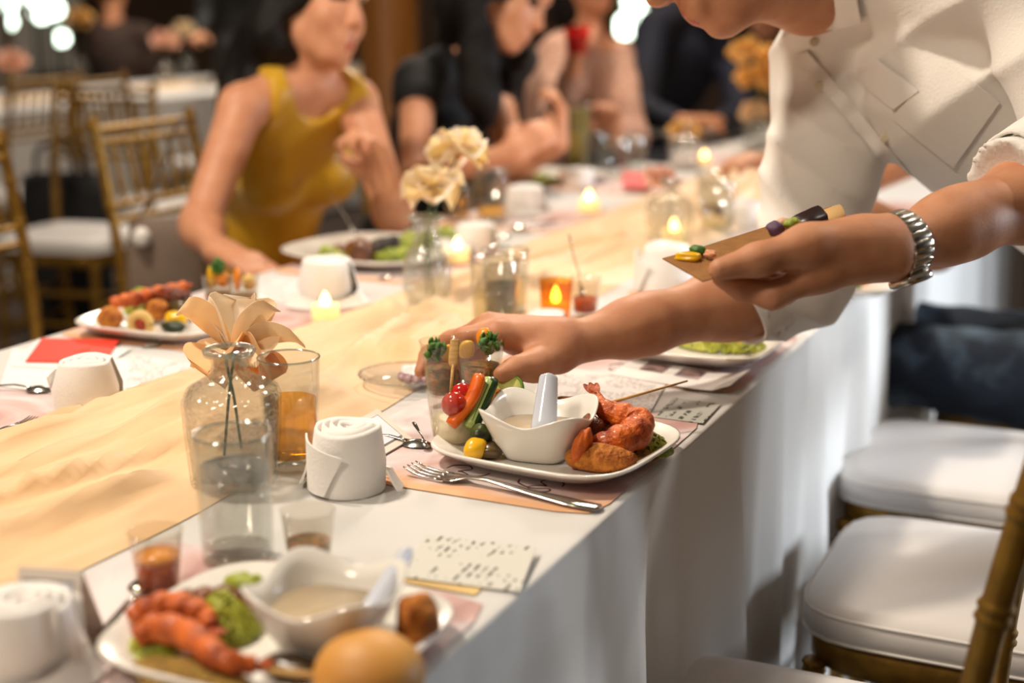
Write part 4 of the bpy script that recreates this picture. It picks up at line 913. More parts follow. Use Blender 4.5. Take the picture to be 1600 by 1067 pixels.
# ================================================================== runner
def pp(px, py): q = P(px, py); return (q[0], q[1])
PRESS = [(pp(368, 745), .05), (pp(456, 733), .035), (pp(668, 476), .045), (pp(775, 505), .045), (pp(790, 488), .045), (pp(868, 492), .03), (pp(914, 488), .03), (pp(509, 492), .025), (pp(715, 404), .025), (pp(920, 322), .03), (pp(1046, 378), .05), (pp(1052, 370), .03), (pp(635, 600), .07), (pp(1100, 252), .03), (pp(548, 765), .05), (pp(248, 925), .03), (pp(850, 505), .05), (pp(1075, 255), .05), (pp(1180, 225), .05)]
tag(obj('table_runner', runner(-1.128, -.79, -.2, 5.1, 56, 520, .030, 11, PRESS), m_run), 'sheer peach organza runner rumpled down the middle of the laid table', 'table runner')
tag(obj('table_runner', runner(-5.15, -4.8, 3.2, 9.0, 12, 80, .012, 5, []), m_run), 'peach runner on the far table behind the gold chairs', 'table runner')
ZR = Z0 + .0042
# ================================================================== vases and flowers
PET = [petal_mat('petal_peach', (254, 228, 184), (255, 240, 214)), petal_mat('petal_cream', (255, 248, 236), (254, 236, 208)), petal_mat('petal_apricot', (252, 206, 142), (254, 228, 184))]
v1 = P(368, 747, ZR)
vase('clear decanter vase with square shoulders holding the nearest peach flower', v1, [(.040, .0), (.042, .003), (.0455, .05), (.047, .082), (.044, .090), (.028, .100), (.0185, .106), (.0175, .118), (.0185, .123), (.024, .1255), (.0245, .129)], n=3.2, ribs=0, rz=.5)
fc = PD(368, 552, 1.49)
stems = [[v1 + np.array([.004, .006, .03]), v1 + np.array([.0, .004, .08]), v1 + np.array([-.004, 0, .12]), fc], [v1 + np.array([-.012, .0, .022]), v1 + np.array([-.005, .002, .08]), v1 + np.array([.004, .0, .12]), fc]]
aR = math.atan2(cR[1], cR[0])      # azimuth that points to the photo's right
pts = [(aR + PI - .1, .55, .074, .056, .4, .2, .5, 1), (aR + PI + .3, .1, .052, .03, .5, -.9, -.5, 2), (aR + PI - .7, .8, .06, .054, .5, .2, .3, 3), (aR - 2.1, .42, .062, .06, .35, -1.3, .3, 4), (aR + .35, .7, .064, .062, .5, .1, -.2, 5),
       (aR + 1.0, .85, .062, .056, .4, .4, -.2, 6), (aR - .45, .12, .066, .05, .4, -1.0, -.6, 7), (aR + 1.7, .8, .06, .058, .5, .3, .3, 8), (aR - 1.1, .55, .064, .064, .3, -1.2, .1, 9), (aR - 2.6, -.25, .042, .03, .5, -.9, .4, 10), (aR + 2.4, .5, .06, .054, .5, .2, .2, 11), (aR + .05, .35, .075, .05, .4, -.5, -.4, 12), (aR - 1.9, .2, .058, .058, .3, -1.7, .2, 13), (aR - .8, .0, .062, .05, .3, -1.2, -.3, 14)]
pts = [(a_, e_, L_, w_ * 1.22, cu_, cl_, ro_, sd_) for a_, e_, L_, w_, cu_, cl_, ro_, sd_ in pts]
flower('large open peach flower with drooping petals in the nearest vase', fc, pts, [PET[0], PET[0], PET[1], PET[2], PET[1], PET[1], PET[2], PET[1], PET[0], PET[0], PET[1], PET[0], PET[1], PET[2]], v1, stems=stems)
v2 = P(668, 480, ZR)
vase('round-bellied clear vase with two peach roses in the middle of the runner', v2, [(.026, 0), (.031, .004), (.037, .03), (.038, .05), (.034, .072), (.025, .092), (.019, .104), (.019, .122), (.024, .134), (.0285, .139)], ribs=12, water=.062)
def rose(label, c, r, seed, mats, vc, stems, group='peach fabric flowers', tilt=None):
    rg = np.random.RandomState(seed); pt = []
    for ring, (n, el, L) in enumerate(((3, 1.3, .5), (4, 1.0, .7), (5, .6, .9), (5, .1, 1.0), (3, -.3, .9))):
        for k in range(n): pt.append((2 * PI * (k + .5 * ring) / n + rg.randn() * .2, el + rg.randn() * .12, r * L, r * L * (1.0 + rg.rand() * .2), .5, .5 - .35 * ring + rg.randn() * .15, rg.randn() * .2, seed * 40 + ring * 7 + k))
    t = flower(label, c, pt, mats, vc, group, stems, r * .14)
    if tilt:
        for ch in t.children:
            if ch.name.startswith('petal') or ch.name.startswith('flower_centre'): ch.rotation_euler = (Matrix.Rotation(tilt, 3, Vector(cF)) @ ch.rotation_euler.to_matrix()).to_euler()
    return t
a, b = PD(676, 298, 2.18), PD(716, 240, 2.20)
PW = [petal_mat('petal_pale_yellow', (253, 234, 180), (254, 243, 206)), PET[1]]
rose('lower pale yellow rose in the round-bellied vase', a, .052, 2, PW, v2, [[v2 + np.array([.0, 0, .02]), v2 + np.array([0, 0, .12]), a]])
rose('upper pale yellow rose in the round-bellied vase', b, .050, 5, PW, v2, [[v2 + np.array([.01, 0, .02]), v2 + np.array([.005, 0, .12]), b]])
DEC = [(.036, .0), (.038, .003), (.044, .05), (.0455, .075), (.042, .085), (.026, .097), (.017, .103), (.016, .115), (.021, .12), (.022, .124)]
v3 = P(1045, 384, ZR); vase('square-shouldered clear vase with a pink flower behind the lit candle', v3, DEC, n=3.2, rz=.5)
PK = [petal_mat('petal_blush', (244, 204, 186), (248, 222, 204))]
c3 = PD(1032, 282, 2.75); rose('blush pink flower in the square-shouldered vase', c3, .036, 9, PK, v3, [[v3 + np.array([0, 0, .02]), v3 + np.array([0, 0, .11]), c3]])
v4 = P(1182, 226, ZR); vase('far vase under the cluster of yellow flowers', v4, DEC, n=3.2)
PY = [petal_mat('petal_butter', (244, 206, 120), (248, 220, 158))]
for i, (x, y) in enumerate(((1166, 84), (1212, 92), (1176, 124), (1216, 128))):
    q = PD(x, y, 4.4 + .06 * i); rose(['butter yellow flower, upper left of the far cluster', 'butter yellow flower, upper right of the far cluster', 'butter yellow flower, lower left of the far cluster', 'butter yellow flower, lower right of the far cluster'][i], q, .062, 20 + i, PY, v4, [[v4 + np.array([0, 0, .03]), v4 + np.array([0, 0, .12]), q]], 'cluster of yellow flowers at the far end')
v5 = P(1185, 214, ZR) + np.array([-.1, .25, 0]); vase('far vase below the peach ball flower', v5, DEC, n=3.2); q = PD(1180, 178, 4.6); rose('peach ball flower below the yellow cluster', q, .055, 31, [PET[0]], v5, [[v5 + np.array([0, 0, .03]), v5 + np.array([0, 0, .1]), q]])
v6 = P(1070, 262, ZR); vase('far small vase with a yellow flower beside a candle', v6, DEC, n=3.2)
q = PD(1068, 208, 3.98); rose('yellow flower leaning above the far small candle', q, .05, 33, PY, v6, [[v6 + np.array([0, 0, .03]), v6 + np.array([0, 0, .1]), q]])
for i, (x, y, ty, mt) in enumerate(((17, 98, 158, PK), (124, 30, 124, PY), (259, 66, 132, PK), (289, 50, 120, PW))):
    v = P(x + 3, ty); D = float((v - np.array([0, 0, CAMH])) @ cF); vase(['vase at the left edge of the far table', 'vase behind the middle chair of the far table', 'vase beside the black hair on the far table', 'vase furthest right on the far table'][i], v, DEC, n=3.2); q = PD(x, y, D)
    rose(['blurred pink flower at the left edge of the far table', 'blurred golden flower on the far table below the garden lamps', 'blurred pink flower on the far table beside the black suit', 'blurred cream flower on the far table nearest the black suit'][i], q, .085, 40 + i, mt, v, [[v + np.array([0, 0, .03]), q]], 'flowers on the far table')
# ================================================================== glasses, candles
tumbler('tall clear water glass in the left foreground', P(372, 868, ZR), .0305, .0325, .108, m_water, .74)
tumbler('clear tumbler of amber drink behind the nearest vase', P(457, 726, ZR), .026, .031, .112, m_tea, .62)
tumbler('clear glass of pale wine, nearer of the pair beside the round vase', P(773, 506, ZR), .032, .036, .094, m_wine, .5)
tumbler('clear glass of pale wine, further of the pair beside the round vase', P(790, 486, ZR), .032, .036, .094, m_wine, .45)
tumbler('amber drink glass behind the upper pale yellow rose', P(716, 345, ZR), .026, .03, .075, m_tea, .75); tumbler('clear glass with amber dregs before the woman in black', P(768, 345, ZR), .032, .036, .11, m_tea, .3)
for i, (x, y) in enumerate(((965, 276), (990, 268), (930, 262), (1120, 362), (1112, 345))): tumbler(['empty clear glass before the person in beige, nearer', 'empty clear glass before the person in beige, further', 'small clear glass beside the yellow-green drink', 'clear glass right of the vase with the pink flower', 'clear glass behind the one right of the pink flower'][i], P(x, y, ZR), .032, .036, .1, m_wine if i > 2 else None, .3)
for i, (x, y, s) in enumerate(((509, 498, 1.08), (715, 408, 1.15), (920, 330, 1.25), (1052, 378, 1.25), (1100, 256, 1.0), (480, 492, 0))):
    if s: tealight(['tea light on the runner behind the nearest peach flower', 'tea light right of the round-bellied vase', 'tea light on the far runner before the person in beige', 'tea light behind the square-shouldered vase', 'small far tea light beside the yellow flower'][i], P(x, y, ZR), s)
m_sauce = M('orange_sauce', (196, 92, 20), .25, col2=(150, 58, 10), scale=60, sss=.1)
g_amber = thin_glass('amber_glass', (250, 216, 150))
t = cup('amber glass cup with a lit candle beside the sauce cup with the spoon', P(868, 496, ZR), .021, .025, .056, [('wax', M('amber_wax', (236, 160, 50), .4, emit=.8, ecol=(255, 170, 40)), .06, .4)], 'candle_cup', 'candle', glass=g_amber)
obj('flame', lathe([(0, .022), (.006, .025), (.0075, .031), (.005, .04), (0, .05)], 16), m_flame, t)
cup('small clear cup of orange sauce with a spoon standing in it', P(914, 490, ZR), .018, .023, .055, [('sauce', m_sauce, .08, .45)], 'sauce_cup', 'cup')
spoon('dark-handled spoon standing in the far sauce cup', PD(887, 366, 2.10), PD(909, 476, 2.13))
cup('small clear cup of orange sauce in the left foreground', P(248, 922, ZR), .0165, .0215, .05, [('sauce', m_sauce, .07, .55), ('sauce_film', M('sauce_film', (226, 150, 60), .3), .55, .62)], 'sauce_cup', 'cup')
# ================================================================== napkins
napkin_roll('tight white napkin rose with a spiral top beside the amber tumbler', P(548, 762, Z0 + .001), .0385, .062, 2.6)
napkin_roll('white napkin rose in front of the red envelope', P(140, 640, Z0 + .002), .042, .058, 1.2, flap=False, cone=.8)
napkin_roll('blurred white napkin rose behind the tea light and peach flower', P(510, 476, Z0 + .001), .048, .07, .3, cone=.85)
napkin_roll('white napkin rose half hidden by the standing man\'s forearm', P(1042, 456, Z0 + .001), .05, .075, 2, cone=.8)
napkin_roll('white napkin rose behind the reaching hand beside the amber candle', P(852, 516, Z0 + .001), .031, .026, .5, flap=False)
napkin_roll('large blurred napkin rose at the bottom left corner', P(42, 1062, Z0 + .001), .038, .06, 0, cone=.9)
napkin_roll('white napkin rose behind the tea light by the round vase', P(742, 392, Z0 + .001), .042, .05, 0, flap=False)
napkin_roll('far white napkin rose before the woman in black', P(822, 335, Z0 + .001), .048, .06, 1); napkin_roll('far white napkin rose beside the pink card', P(906, 292, Z0 + .001), .04, .045, 2, flap=False)
napkin_roll('far white napkin rose right of the pink flower vase', P(1165, 352, Z0 + .001), .045, .05, 2)
# ================================================================== cutlery
fork('steel fork in front of the prawn plate', P(938, 799, Z0 + .001), P(640, 738, Z0 + .001))
spoon('steel spoon crossing another beside the place card, lower', P(512, 676, Z0 + .002), P(678, 698, Z0 + .003), up=-1); spoon('steel spoon with a fiddle handle beside the place card, upper', P(646, 660, Z0 + .02), P(668, 700, Z0 + .006), up=-1)
fork('steel fork at the left edge of the table, tines up', P(-60, 700, Z0 + .002), P(54, 656, Z0 + .002)); spoon('steel spoon handle beside the left-edge fork', P(94, 671, Z0 + .002), P(-60, 716, Z0 + .002), up=-1)
spoon('steel spoon at the left edge before the white menu', P(-60, 604, Z3), P(82, 610, Z3), up=-1)
spoon('steel spoon below the left-hand plate beside the red envelope', P(320, 524, Z1), P(222, 543, Z1), up=-1); fork('steel fork below the left-hand plate', P(365, 512, Z1), P(255, 530, Z1))
spoon('blurred steel spoon beside the nearest plate', P(120, 1034, Z0 + .002), P(250, 905, Z0 + .004)); spoon('steel spoon before the woman in yellow', P(668, 428, Z1), P(590, 436, Z1), up=-1)
spoon('far steel spoon before the woman in black', P(868, 347, Z1), P(800, 360, Z1)); spoon('far steel spoon beside the black dress napkin', P(830, 362, Z1), P(780, 372, Z1), up=-1)
# ================================================================== food
def tan(name, shape, mat, label, cat, c, rot=None, group=None, part=None): return tag(obj(name, shape, mat, part, c, rot), label, cat, group)
m_bread = M('golden_breadcrumb', (204, 128, 44), .8, col2=(156, 82, 22), scale=90, bump=.9, bscale=140); m_prawn = M('roasted_prawn_shell', (226, 112, 32), .5, col2=(146, 54, 14), scale=48, coat=.12, bump=.6, bscale=110)
m_meat = M('glazed_brown_meat', (132, 76, 38), .35, col2=(82, 44, 22), scale=50, coat=.3, bump=.7, bscale=70); m_green = M('pesto_noodle', (186, 188, 66), .4, col2=(146, 156, 44), scale=60, coat=.2)
m_lettuce = M('lettuce_leaf', (176, 182, 66), .5, col2=(120, 136, 44), scale=30, bump=.3); m_pars = M('parsley', (76, 124, 40), .55, col2=(50, 92, 24), scale=80)
m_carrot = M('carrot', (232, 112, 20), .35, col2=(220, 92, 12), scale=50, coat=.2); m_cuke = M('cucumber_flesh', (164, 186, 104), .35); m_skinc = M('cucumber_skin', (34, 62, 24), .35)
m_tom = M('cherry_tomato', (190, 30, 20), .15, coat=.6, sss=.1); m_dip = M('cream_dip', (250, 243, 218), .45); m_pick = M('bamboo', (206, 166, 104), .6, col2=(186, 142, 82), scale=40, stretch=(1, 1, 8)); m_soup = M('clear_soup', (186, 166, 136), .12)
m_yel = M('yellow_pepper', (240, 186, 24), .3, coat=.3); m_ora = M('orange_melon', (236, 140, 24), .35, coat=.2); m_aub = M('aubergine', (40, 26, 30), .3, col2=(90, 70, 30), scale=30, coat=.3); m_pota = M('pale_potato', (220, 190, 120), .6, col2=(196, 156, 84), scale=40, bump=.3); m_crust = M('rice_and_crumbs', (176, 140, 60), .7, col2=(130, 96, 34), scale=120, bump=.8, bscale=200)
m_salad = M('chopped_salad', (170, 104, 52), .5, col2=(96, 96, 30), scale=120, bump=.6, bscale=160)
m_bunm = M('bun_crust', (216, 160, 84), .5, col2=(200, 138, 62), scale=8, sss=.1)
def noodles(c, rx, ry, h, n, seed, r=.0013):
    rg = np.random.RandomState(seed); S = []
    for i in range(n):
        p = []; a = rg.rand() * 6.28; q = rg.rand() ** .6; x, y = rx * q * math.cos(a), ry * q * math.sin(a); d = rg.rand() * 6.28
        for k in range(9):
            d += rg.randn() * .75; x += .007 * math.cos(d); y += .007 * math.sin(d); e = math.hypot(x / rx, y / ry)
            if e > 1: x, y = x / e, y / e; d += 1.8
            p.append((x, y, r + max(0, h * (1 - min(1, e) ** 2)) * (.35 + .65 * (i / n)) + rg.rand() * .0015))
        S.append(tube(spline(p, 18), r, 5))
    return join(*S)
def noodle(label, c, rx, ry, h, n, seed, r=.0013): return tag(obj('green_noodles', noodles(c, rx, ry, h, n, seed, r), m_green, None, c), label, 'noodles', None, 'stuff')
def prawn(label, pts, rad, mat=None, tail=None, group='roasted prawns'):
    pts = np.array(pts, float); c = pts.mean(0); c[2] = pts[:, 2].min() - max(rad) * .8; t = thing('prawn', label, 'prawn', c, 0, group); sp = spline(pts - c, 64); u = np.linspace(0, 1, 64); rr = np.interp(u, np.linspace(0, 1, len(rad)), rad) * (1 + .22 * np.abs(np.sin(u * PI * 6.5)) - .12)
    obj('prawn_body', tube(sp, rr, 14), mat or m_prawn, t)
    e, d = sp[-1], nrm(sp[-1] - sp[-4])
    for k in ((-1, 0, 1) if tail is None else tail):
        s = nrm(np.cross(d, [0, 0, 1])); v = nrm(d + s * .45 * k + np.array([0, 0, .25])); L = rad[0] * 1.9; w = nrm(np.cross(v, [0, 0, 1])); obj('tail_fin', grid(lambda a, b: e + v * L * a + w * (b - .5) * rad[0] * .9 * math.sin(.25 + a * 2.6), 6, 5, .0012), mat or m_prawn, t)
    return t
def stick(name, label, a, b, w, mat, cat, skin=None, bend=0, group=None):
    a, b = np.array(a), np.array(b); t = thing(name, label, cat, a, 0, group); mid = (b - a) / 2 + np.array([cR[0], cR[1], 0]) * bend; p = spline([np.zeros(3), mid, b - a], 14); V, F, s = tube(p, [w * .85] + [w] * 12 + [w * .8], 8, flat=.75); obj('flesh', (V, F, s), mat, t)
    if skin: obj('skin', tube(p + np.array([cR[0], cR[1], 0]) * w * .45, [w * .6] + [w * .8] * 12 + [w * .6], 8, flat=1), skin, t)
    return t
def parsley(label, c, r, seed, group='parsley sprigs'):
    rg = np.random.RandomState(seed); t = thing('parsley_sprig', label, 'parsley', c, 0, group); S = []
    for i in range(44):
        d = nrm(rg.randn(3) + np.array([0, 0, .3])); p = d * r * (.4 + .6 * rg.rand()); S.append(xf(blobshape(r * .36, r * .3, r * .12, i, .5, 6, 5, 8), p, tuple(rg.rand(3) * 6)))
    tag(obj('leaflets', join(*S), m_pars, t), kind='stuff'); obj('stalk', tube([(0, 0, -r * 1.2), (0, 0, 0), (r * .2, 0, r * .3)], r * .06, 5), m_pars, t); return t
def lump(label, c, r, mat, seed, cat='food', name='food_piece', amp=.16, rot=None, group=None): return tag(obj(name, blobshape(*r, seed, amp, 3.2, 14, 20), mat, None, c, rot), label, cat, group)
# ---------------------------------------------------------------- the prawn plate
pc = np.array([-.545, 1.289, Z0 + .0018]); plate('white square plate of prawns and soup in the middle', pc, .113, .106, -.1, 4); zp = pc[2] + .0075
wavy_bowl('white wavy soup bowl on the prawn plate', P(842, 708, zp + .001), .056, .046, .12, m_soup)
# porcelain spoon
def soup_spoon(label, a, b, w):
    a, b = np.array(a), np.array(b); d = b - a; t = thing('soup_spoon', label, 'spoon', a, 0, 'porcelain soup spoons'); side = nrm(np.cross(d, cF)); nn = nrm(np.cross(side, d)); ms = M('pale_blue_porcelain', (206, 212, 226), .12, coat=.4)
    R = []
    for u, hw in ((0, 1.0), (.3, .95), (.7, .8), (.95, .7), (.985, .6), (1, .35)): R.append([d * u + side * w * hw * math.cos(q) * 1.0 + nn * (.0013 * math.sin(q) + .0045 * abs(math.cos(q)) ** 2) for q in np.linspace(0, 2 * PI, 17)[:-1]])
    obj('handle', loft(R), ms, t)
    obj('spoon_bowl', grid(lambda u, v: np.array([0, 0, -.004]) - np.array([cR[0], cR[1], 0]) * .0 + (side * math.cos(v * 2 * PI) * .013 + nrm(cF * np.array([1, 1, 0])) * (.006 + math.sin(v * 2 * PI) * .014)) * u + np.array([0, 0, .008 * u * u - .004]), 7, 24, .0014), ms, t); return t
soup_spoon('pale blue porcelain spoon standing in the prawn plate soup', P(848, 690, zp + .022), PD(858, 583, 1.44), .0135)
# dip cup with vegetables
dc = P(707, 694, zp); t = cup('clear dip cup with cherry tomatoes, carrot and cucumber on the prawn plate', dc, .0195, .0275, .062, [('dip', m_dip, .1, .5)], 'dip_cup', 'cup')
for i, (x, y, D) in enumerate(((710, 632, 1.462), (722, 618, 1.485))): tan('cherry_tomato', blobshape(.0135, .0135, .0135, i, .02), m_tom, ['nearer cherry tomato in the dip cup', 'further cherry tomato in the dip cup'][i], 'tomato', PD(x, y, D), group='cherry tomatoes in the dip cup')
stick('carrot_stick', 'orange carrot stick leaning in the dip cup', PD(704, 664, 1.455), PD(749, 586, 1.475), .0085, m_carrot, 'carrot', None, .006); stick('cucumber_stick', 'cucumber stick with dark skin leaning in the dip cup', PD(733, 668, 1.46), PD(766, 592, 1.485), .0085, m_cuke, 'cucumber', m_skinc)
a, b = PD(704, 618, 1.462), PD(711, 530, 1.47); t = thing('bamboo_pick', 'flat bamboo pick stuck in a cherry tomato', 'pick', a); d = b - a
obj('pick_shaft', tube([d * 0, d * .55], .0017, 6), m_pick, t); obj('pick_paddle', loft([[d * u + cR * w * math.cos(q) + cF * .0012 * math.sin(q) for q in np.linspace(0, 2 * PI, 9)[:-1]] for u, w in ((.5, .002), (.55, .0045), (.62, .0052), (.98, .0048), (1, .004))]), m_pick, t)
# vegetables, lime, meats
lump('grilled yellow courgette between the dip cup and the bowl', P(744, 700, zp + .012), (.011, .016, .012), m_yel, 3, 'courgette', amp=.1); lump('dark grilled aubergine beside the soup bowl', P(762, 702, zp + .009), (.016, .013, .009), m_aub, 4, 'aubergine'); lump('dark green grilled vegetable behind the dip cup', P(752, 682, zp + .02), (.012, .016, .012), M('grilled_green', (70, 84, 22), .4, col2=(30, 30, 14), scale=50, bump=.4), 5, 'vegetable')
lump('golden fried morsel behind the soup bowl', PD(784, 622, 1.545), (.017, .016, .015), m_bread, 6, 'fritter'); lump('fried morsel under the golden one behind the bowl', PD(784, 640, 1.55), (.018, .018, .014), m_bread, 61, 'fritter')
lm = thing('lime_slice', 'half slice of lime propped behind the soup bowl', 'lime', PD(794, 610, 1.53)); m_rind = M('lime_rind', (96, 132, 30), .4); m_lime = M('lime_flesh', (206, 206, 130), .3, col2=(186, 190, 96), scale=60)
dsc = lathe([(0, -.002), (.0165, -.002), (.0165, .002), (0, .002)], 32); o = obj('flesh', dsc, m_lime, lm); o2 = obj('rind', lathe([(.0165, -.0026), (.0185, -.002), (.0185, .002), (.0165, .0026)], 32, closed=True), m_rind, lm)
for k in (o, o2): k.rotation_euler = Vector(nrm(-cF + .3 * cU - .5 * cR)).to_track_quat('Z', 'Y').to_euler()
lump('brown glazed meat behind the soup bowl', P(890, 640, zp + .016), (.022, .014, .014), m_meat, 7, 'meat', amp=.25); lump('yellow potato chip beside the brown meat', P(916, 640, zp + .022), (.006, .014, .004), m_pota, 8, 'chip')
prawn('large red prawn with its tail raised on the prawn plate', [P(926, 700, zp + .014), P(955, 692, zp + .022), P(986, 682, zp + .026), P(998, 664, zp + .03), P(975, 652, zp + .034), P(946, 640, zp + .04), P(930, 618, zp + .048)], [.010, .0145, .0162, .0165, .0145, .010, .0055])
prawn('small raised prawn tail behind the large prawn', [P(975, 648, zp + .02), P(956, 640, zp + .03), P(940, 628, zp + .04)], [.01, .009, .005])
lump('breaded cutlet at the front of the prawn plate', P(938, 716, zp + .013), (.038, .015, .014), m_bread, 9, 'cutlet', rot=(0, -.05, .12), amp=.12); lump('orange fried wedge leaning on the soup bowl', P(908, 700, zp + .022), (.0085, .016, .023), M('orange_fried', (214, 104, 24), .5, col2=(176, 74, 14), scale=50, bump=.4), 10, 'fritter', rot=(.2, .35, 0)); lump('brown braised meat under the large prawn', P(958, 680, zp + .012), (.026, .024, .014), m_meat, 11, 'meat', amp=.25)
lump('brown braised meat between the soup bowl and the prawn', P(930, 672, zp + .02), (.016, .02, .016), m_meat, 71, 'meat', amp=.3); lump('small dark meat piece behind the large prawn', P(962, 660, zp + .02), (.018, .014, .014), m_meat, 72, 'meat', amp=.3)
noodle('green noodles beside the large prawn', P(1012, 706, zp), .026, .024, .02, 60, 3); lump('golden crumbs at the right of the prawn plate', P(996, 712, zp + .004), (.022, .016, .006), m_crust, 12, 'crumbs', amp=.3)
a, b = P(915, 640, zp + .030), PD(1074, 595, 1.56); tag(obj('skewer', tube([(0, 0, 0), b - a], [.0021, .0011], 6), m_pick, None, a), 'thin bamboo skewer sticking out over the prawn', 'skewer')
# ---------------------------------------------------------------- cups in the reaching hand
for i, (x, y, D, lb) in enumerate(((695, 616, 1.612, 'clear cup of chopped salad with parsley, left in the reaching hand'), (750, 612, 1.565, 'clear cup of salad with orange and parsley, right in the reaching hand'))):
    c = PD(x, y, D); t = cup(lb, c, .0195, .0285, .062, [('chopped_salad', m_salad, .05, .5)], 'salad_cup', 'cup', 'clear cups of salad'); cc = np.array(c)
    tan('yellow_pepper_slice', blobshape(.009, .004, .012, i, .1), m_yel, ['yellow pepper slice in the left held cup', 'yellow slice in the right held cup'][i], 'pepper', cc + cR * (.006 if i == 0 else -.014) - cF * .01 + np.array([0, 0, .048]), (.3, .3, aR)); tan('orange_piece', blobshape(.011, .009, .012, i + 5, .1), m_ora, ['orange piece in the left held cup', 'orange slice in the right held cup'][i], 'orange', cc + cR * (.014 if i == 0 else .006) + np.array([0, 0, .048 if i == 0 else .06]))
    parsley(['parsley sprig in the left held cup', 'parsley sprig in the right held cup'][i], cc + cR * (-.010 if i == 0 else .010) - cF * .012 + np.array([0, 0, .05 if i == 0 else .054]), .0125, 4 + i)
# clear tray with sugared berries
tc_ = P(634, 600, ZR); t = thing('clear_dish', 'shallow clear dish of sugared berries on the runner behind the hand', 'dish', tc_)
obj('dish_wall', lathe([(0, .001), (.03, .001), (.036, .003), (.052, .011), (.056, .013), (.0575, .0145), (.055, .0145), (.035, .0045), (0, .003)], 60), thin_glass('dish_glass', (244, 246, 248), 1.0), t)
tag(obj('rim', tube([((.0565 + .0008 * math.cos(30 * a)) * math.cos(a), (.0565 + .0008 * math.cos(30 * a)) * math.sin(a), .014) for a in np.linspace(0, 2 * PI, 181)], .0013, 6, cap=False), MC['solid_glass'], t))
lump('mound of icing sugar in the clear dish', tc_ + np.array([.014, .008, .012]), (.024, .02, .012), M('icing_sugar', (236, 234, 234), .95, bump=.4, bscale=200), 4, 'sugar', amp=.25)
for i, (dx, dy) in enumerate(((.012, -.014), (.022, -.012), (.002, -.012), (.03, -.006))): tan('berry', blobshape(.006, .006, .006, i, .1), M('dark_berry', (120, 40, 44), .4, col2=(210, 190, 196), scale=120), ['sugared berry second from the left in the clear dish', 'sugared berry second from the right in the clear dish', 'leftmost sugared berry in the clear dish', 'rightmost sugared berry in the clear dish'][i], 'berry', tc_ + np.array([dx, dy, .012]), group='sugared berries')
# ---------------------------------------------------------------- cardboard tray in the other hand
k = [PD(1035, 405, 1.36), PD(1098, 441, 1.30), PD(1320, 378, 1.36), PD(1306, 334, 1.46)]; base = PD(1180, 430, 1.335)
t = thing('cardboard_tray', 'brown cardboard food tray held in the standing man\'s left hand', 'tray', base); m_kraft = M('kraft_card', (150, 104, 54), .75, col2=(136, 92, 46), scale=80); q = [p - base for p in k]
mid0, mid1 = lerp(q[0], q[1], .62), lerp(q[3], q[2], .55) - cU * .012
obj('tray_floor', grid(lambda u, v: lerp(lerp(q[0], q[3], u), lerp(mid0, mid1, u), v), 6, 4, .0012), m_kraft, t); obj('tray_side', grid(lambda u, v: lerp(lerp(mid0, mid1, u), lerp(q[1], q[2], u), v), 6, 4, .0012), m_kraft, t)
obj('tray_back', grid(lambda u, v: lerp(lerp(q[0], q[3], u), lerp(q[0], q[3], u) + cU * .010 * u + cF * .02 * u, v), 6, 3, .0012), m_kraft, t)
for i, (x, y, D, r, mt, nm) in enumerate(((1076, 402, 1.352, (.013, .007, .006), m_yel, 'yellow cheese piece at the tip of the cardboard tray'), (1090, 392, 1.36, (.008, .006, .005), m_pars, 'green herb on the yellow cheese'), (1110, 397, 1.35, (.006, .004, .004), M('salmon_bit', (222, 160, 120), .5), 'salmon scrap on the cardboard tray'), (1212, 358, 1.36, (.009, .008, .007), M('purple_cress', (92, 66, 96), .6), 'purple cress on the cardboard tray'), (1238, 350, 1.36, (.008, .007, .006), m_lettuce, 'green leaf bits behind the thumb'), (1224, 350, 1.37, (.007, .006, .005), M('pink_ham', (210, 168, 140), .5), 'pink ham scrap behind the thumb'))):
    lump(nm, PD(x, y, D), r, mt, 60 + i, 'morsel', amp=.3)
o = tag(obj('dark_canape', loft([sring(.016, .011, z, 8, 24) for z in (-.006, -.005, .005, .006)]), M('dark_chocolate', (40, 24, 24), .35), None, PD(1266, 346, 1.40)), 'dark square canape on the cardboard tray', 'canape'); o.rotation_euler = (.5, -.4, .6)
o = tag(obj('toast_canape', loft([sring(.016, .011, z, 8, 24) for z in (-.005, -.004, .004, .005)]), M('toast', (200, 160, 104), .7), None, PD(1296, 342, 1.43)), 'pale toast at the far end of the cardboard tray', 'canape'); o.rotation_euler = (.5, -.4, .3)
# ---------------------------------------------------------------- nearest plate
fp = np.array([-.549, .79, Z0 + .0018]); plate('blurred white plate with a bun and soup in the foreground', fp, .111, .102, 0, 4); zf = fp[2] + .0075
wavy_bowl('white wavy soup bowl on the nearest plate', P(512, 1004, zf + .001), .052, .044, .1, m_soup); soup_spoon('white porcelain spoon in the nearest soup bowl', P(565, 980, zf + .024), PD(640, 856, 1.06), .0085)
tag(obj('bread_bun', blobshape(.038, .037, .029, 3, .03, 2, 20, 32, .012), m_bunm, None, P(577, 1054, zf + .012)), 'round golden bun at the front of the nearest plate', 'bun')
prawn('orange prawn at the left of the nearest plate', [P(212, 1000, zf + .012), P(240, 982, zf + .018), P(290, 990, zf + .022), P(345, 1030, zf + .02), P(398, 1040, zf + .014)], [.007, .0105, .0105, .009, .006]); prawn('orange prawn at the far rim of the nearest plate', [P(206, 972, zf + .014), P(228, 954, zf + .02), P(275, 946, zf + .024), P(318, 962, zf + .02), P(330, 980, zf + .016)], [.008, .0105, .0095, .006]); prawn('brown prawn between the nearest soup bowl and the orange prawns', [P(250, 945, zf + .016), P(310, 940, zf + .02), P(370, 938, zf + .018), P(396, 950, zf + .014)], [.007, .0105, .011, .007], m_meat)
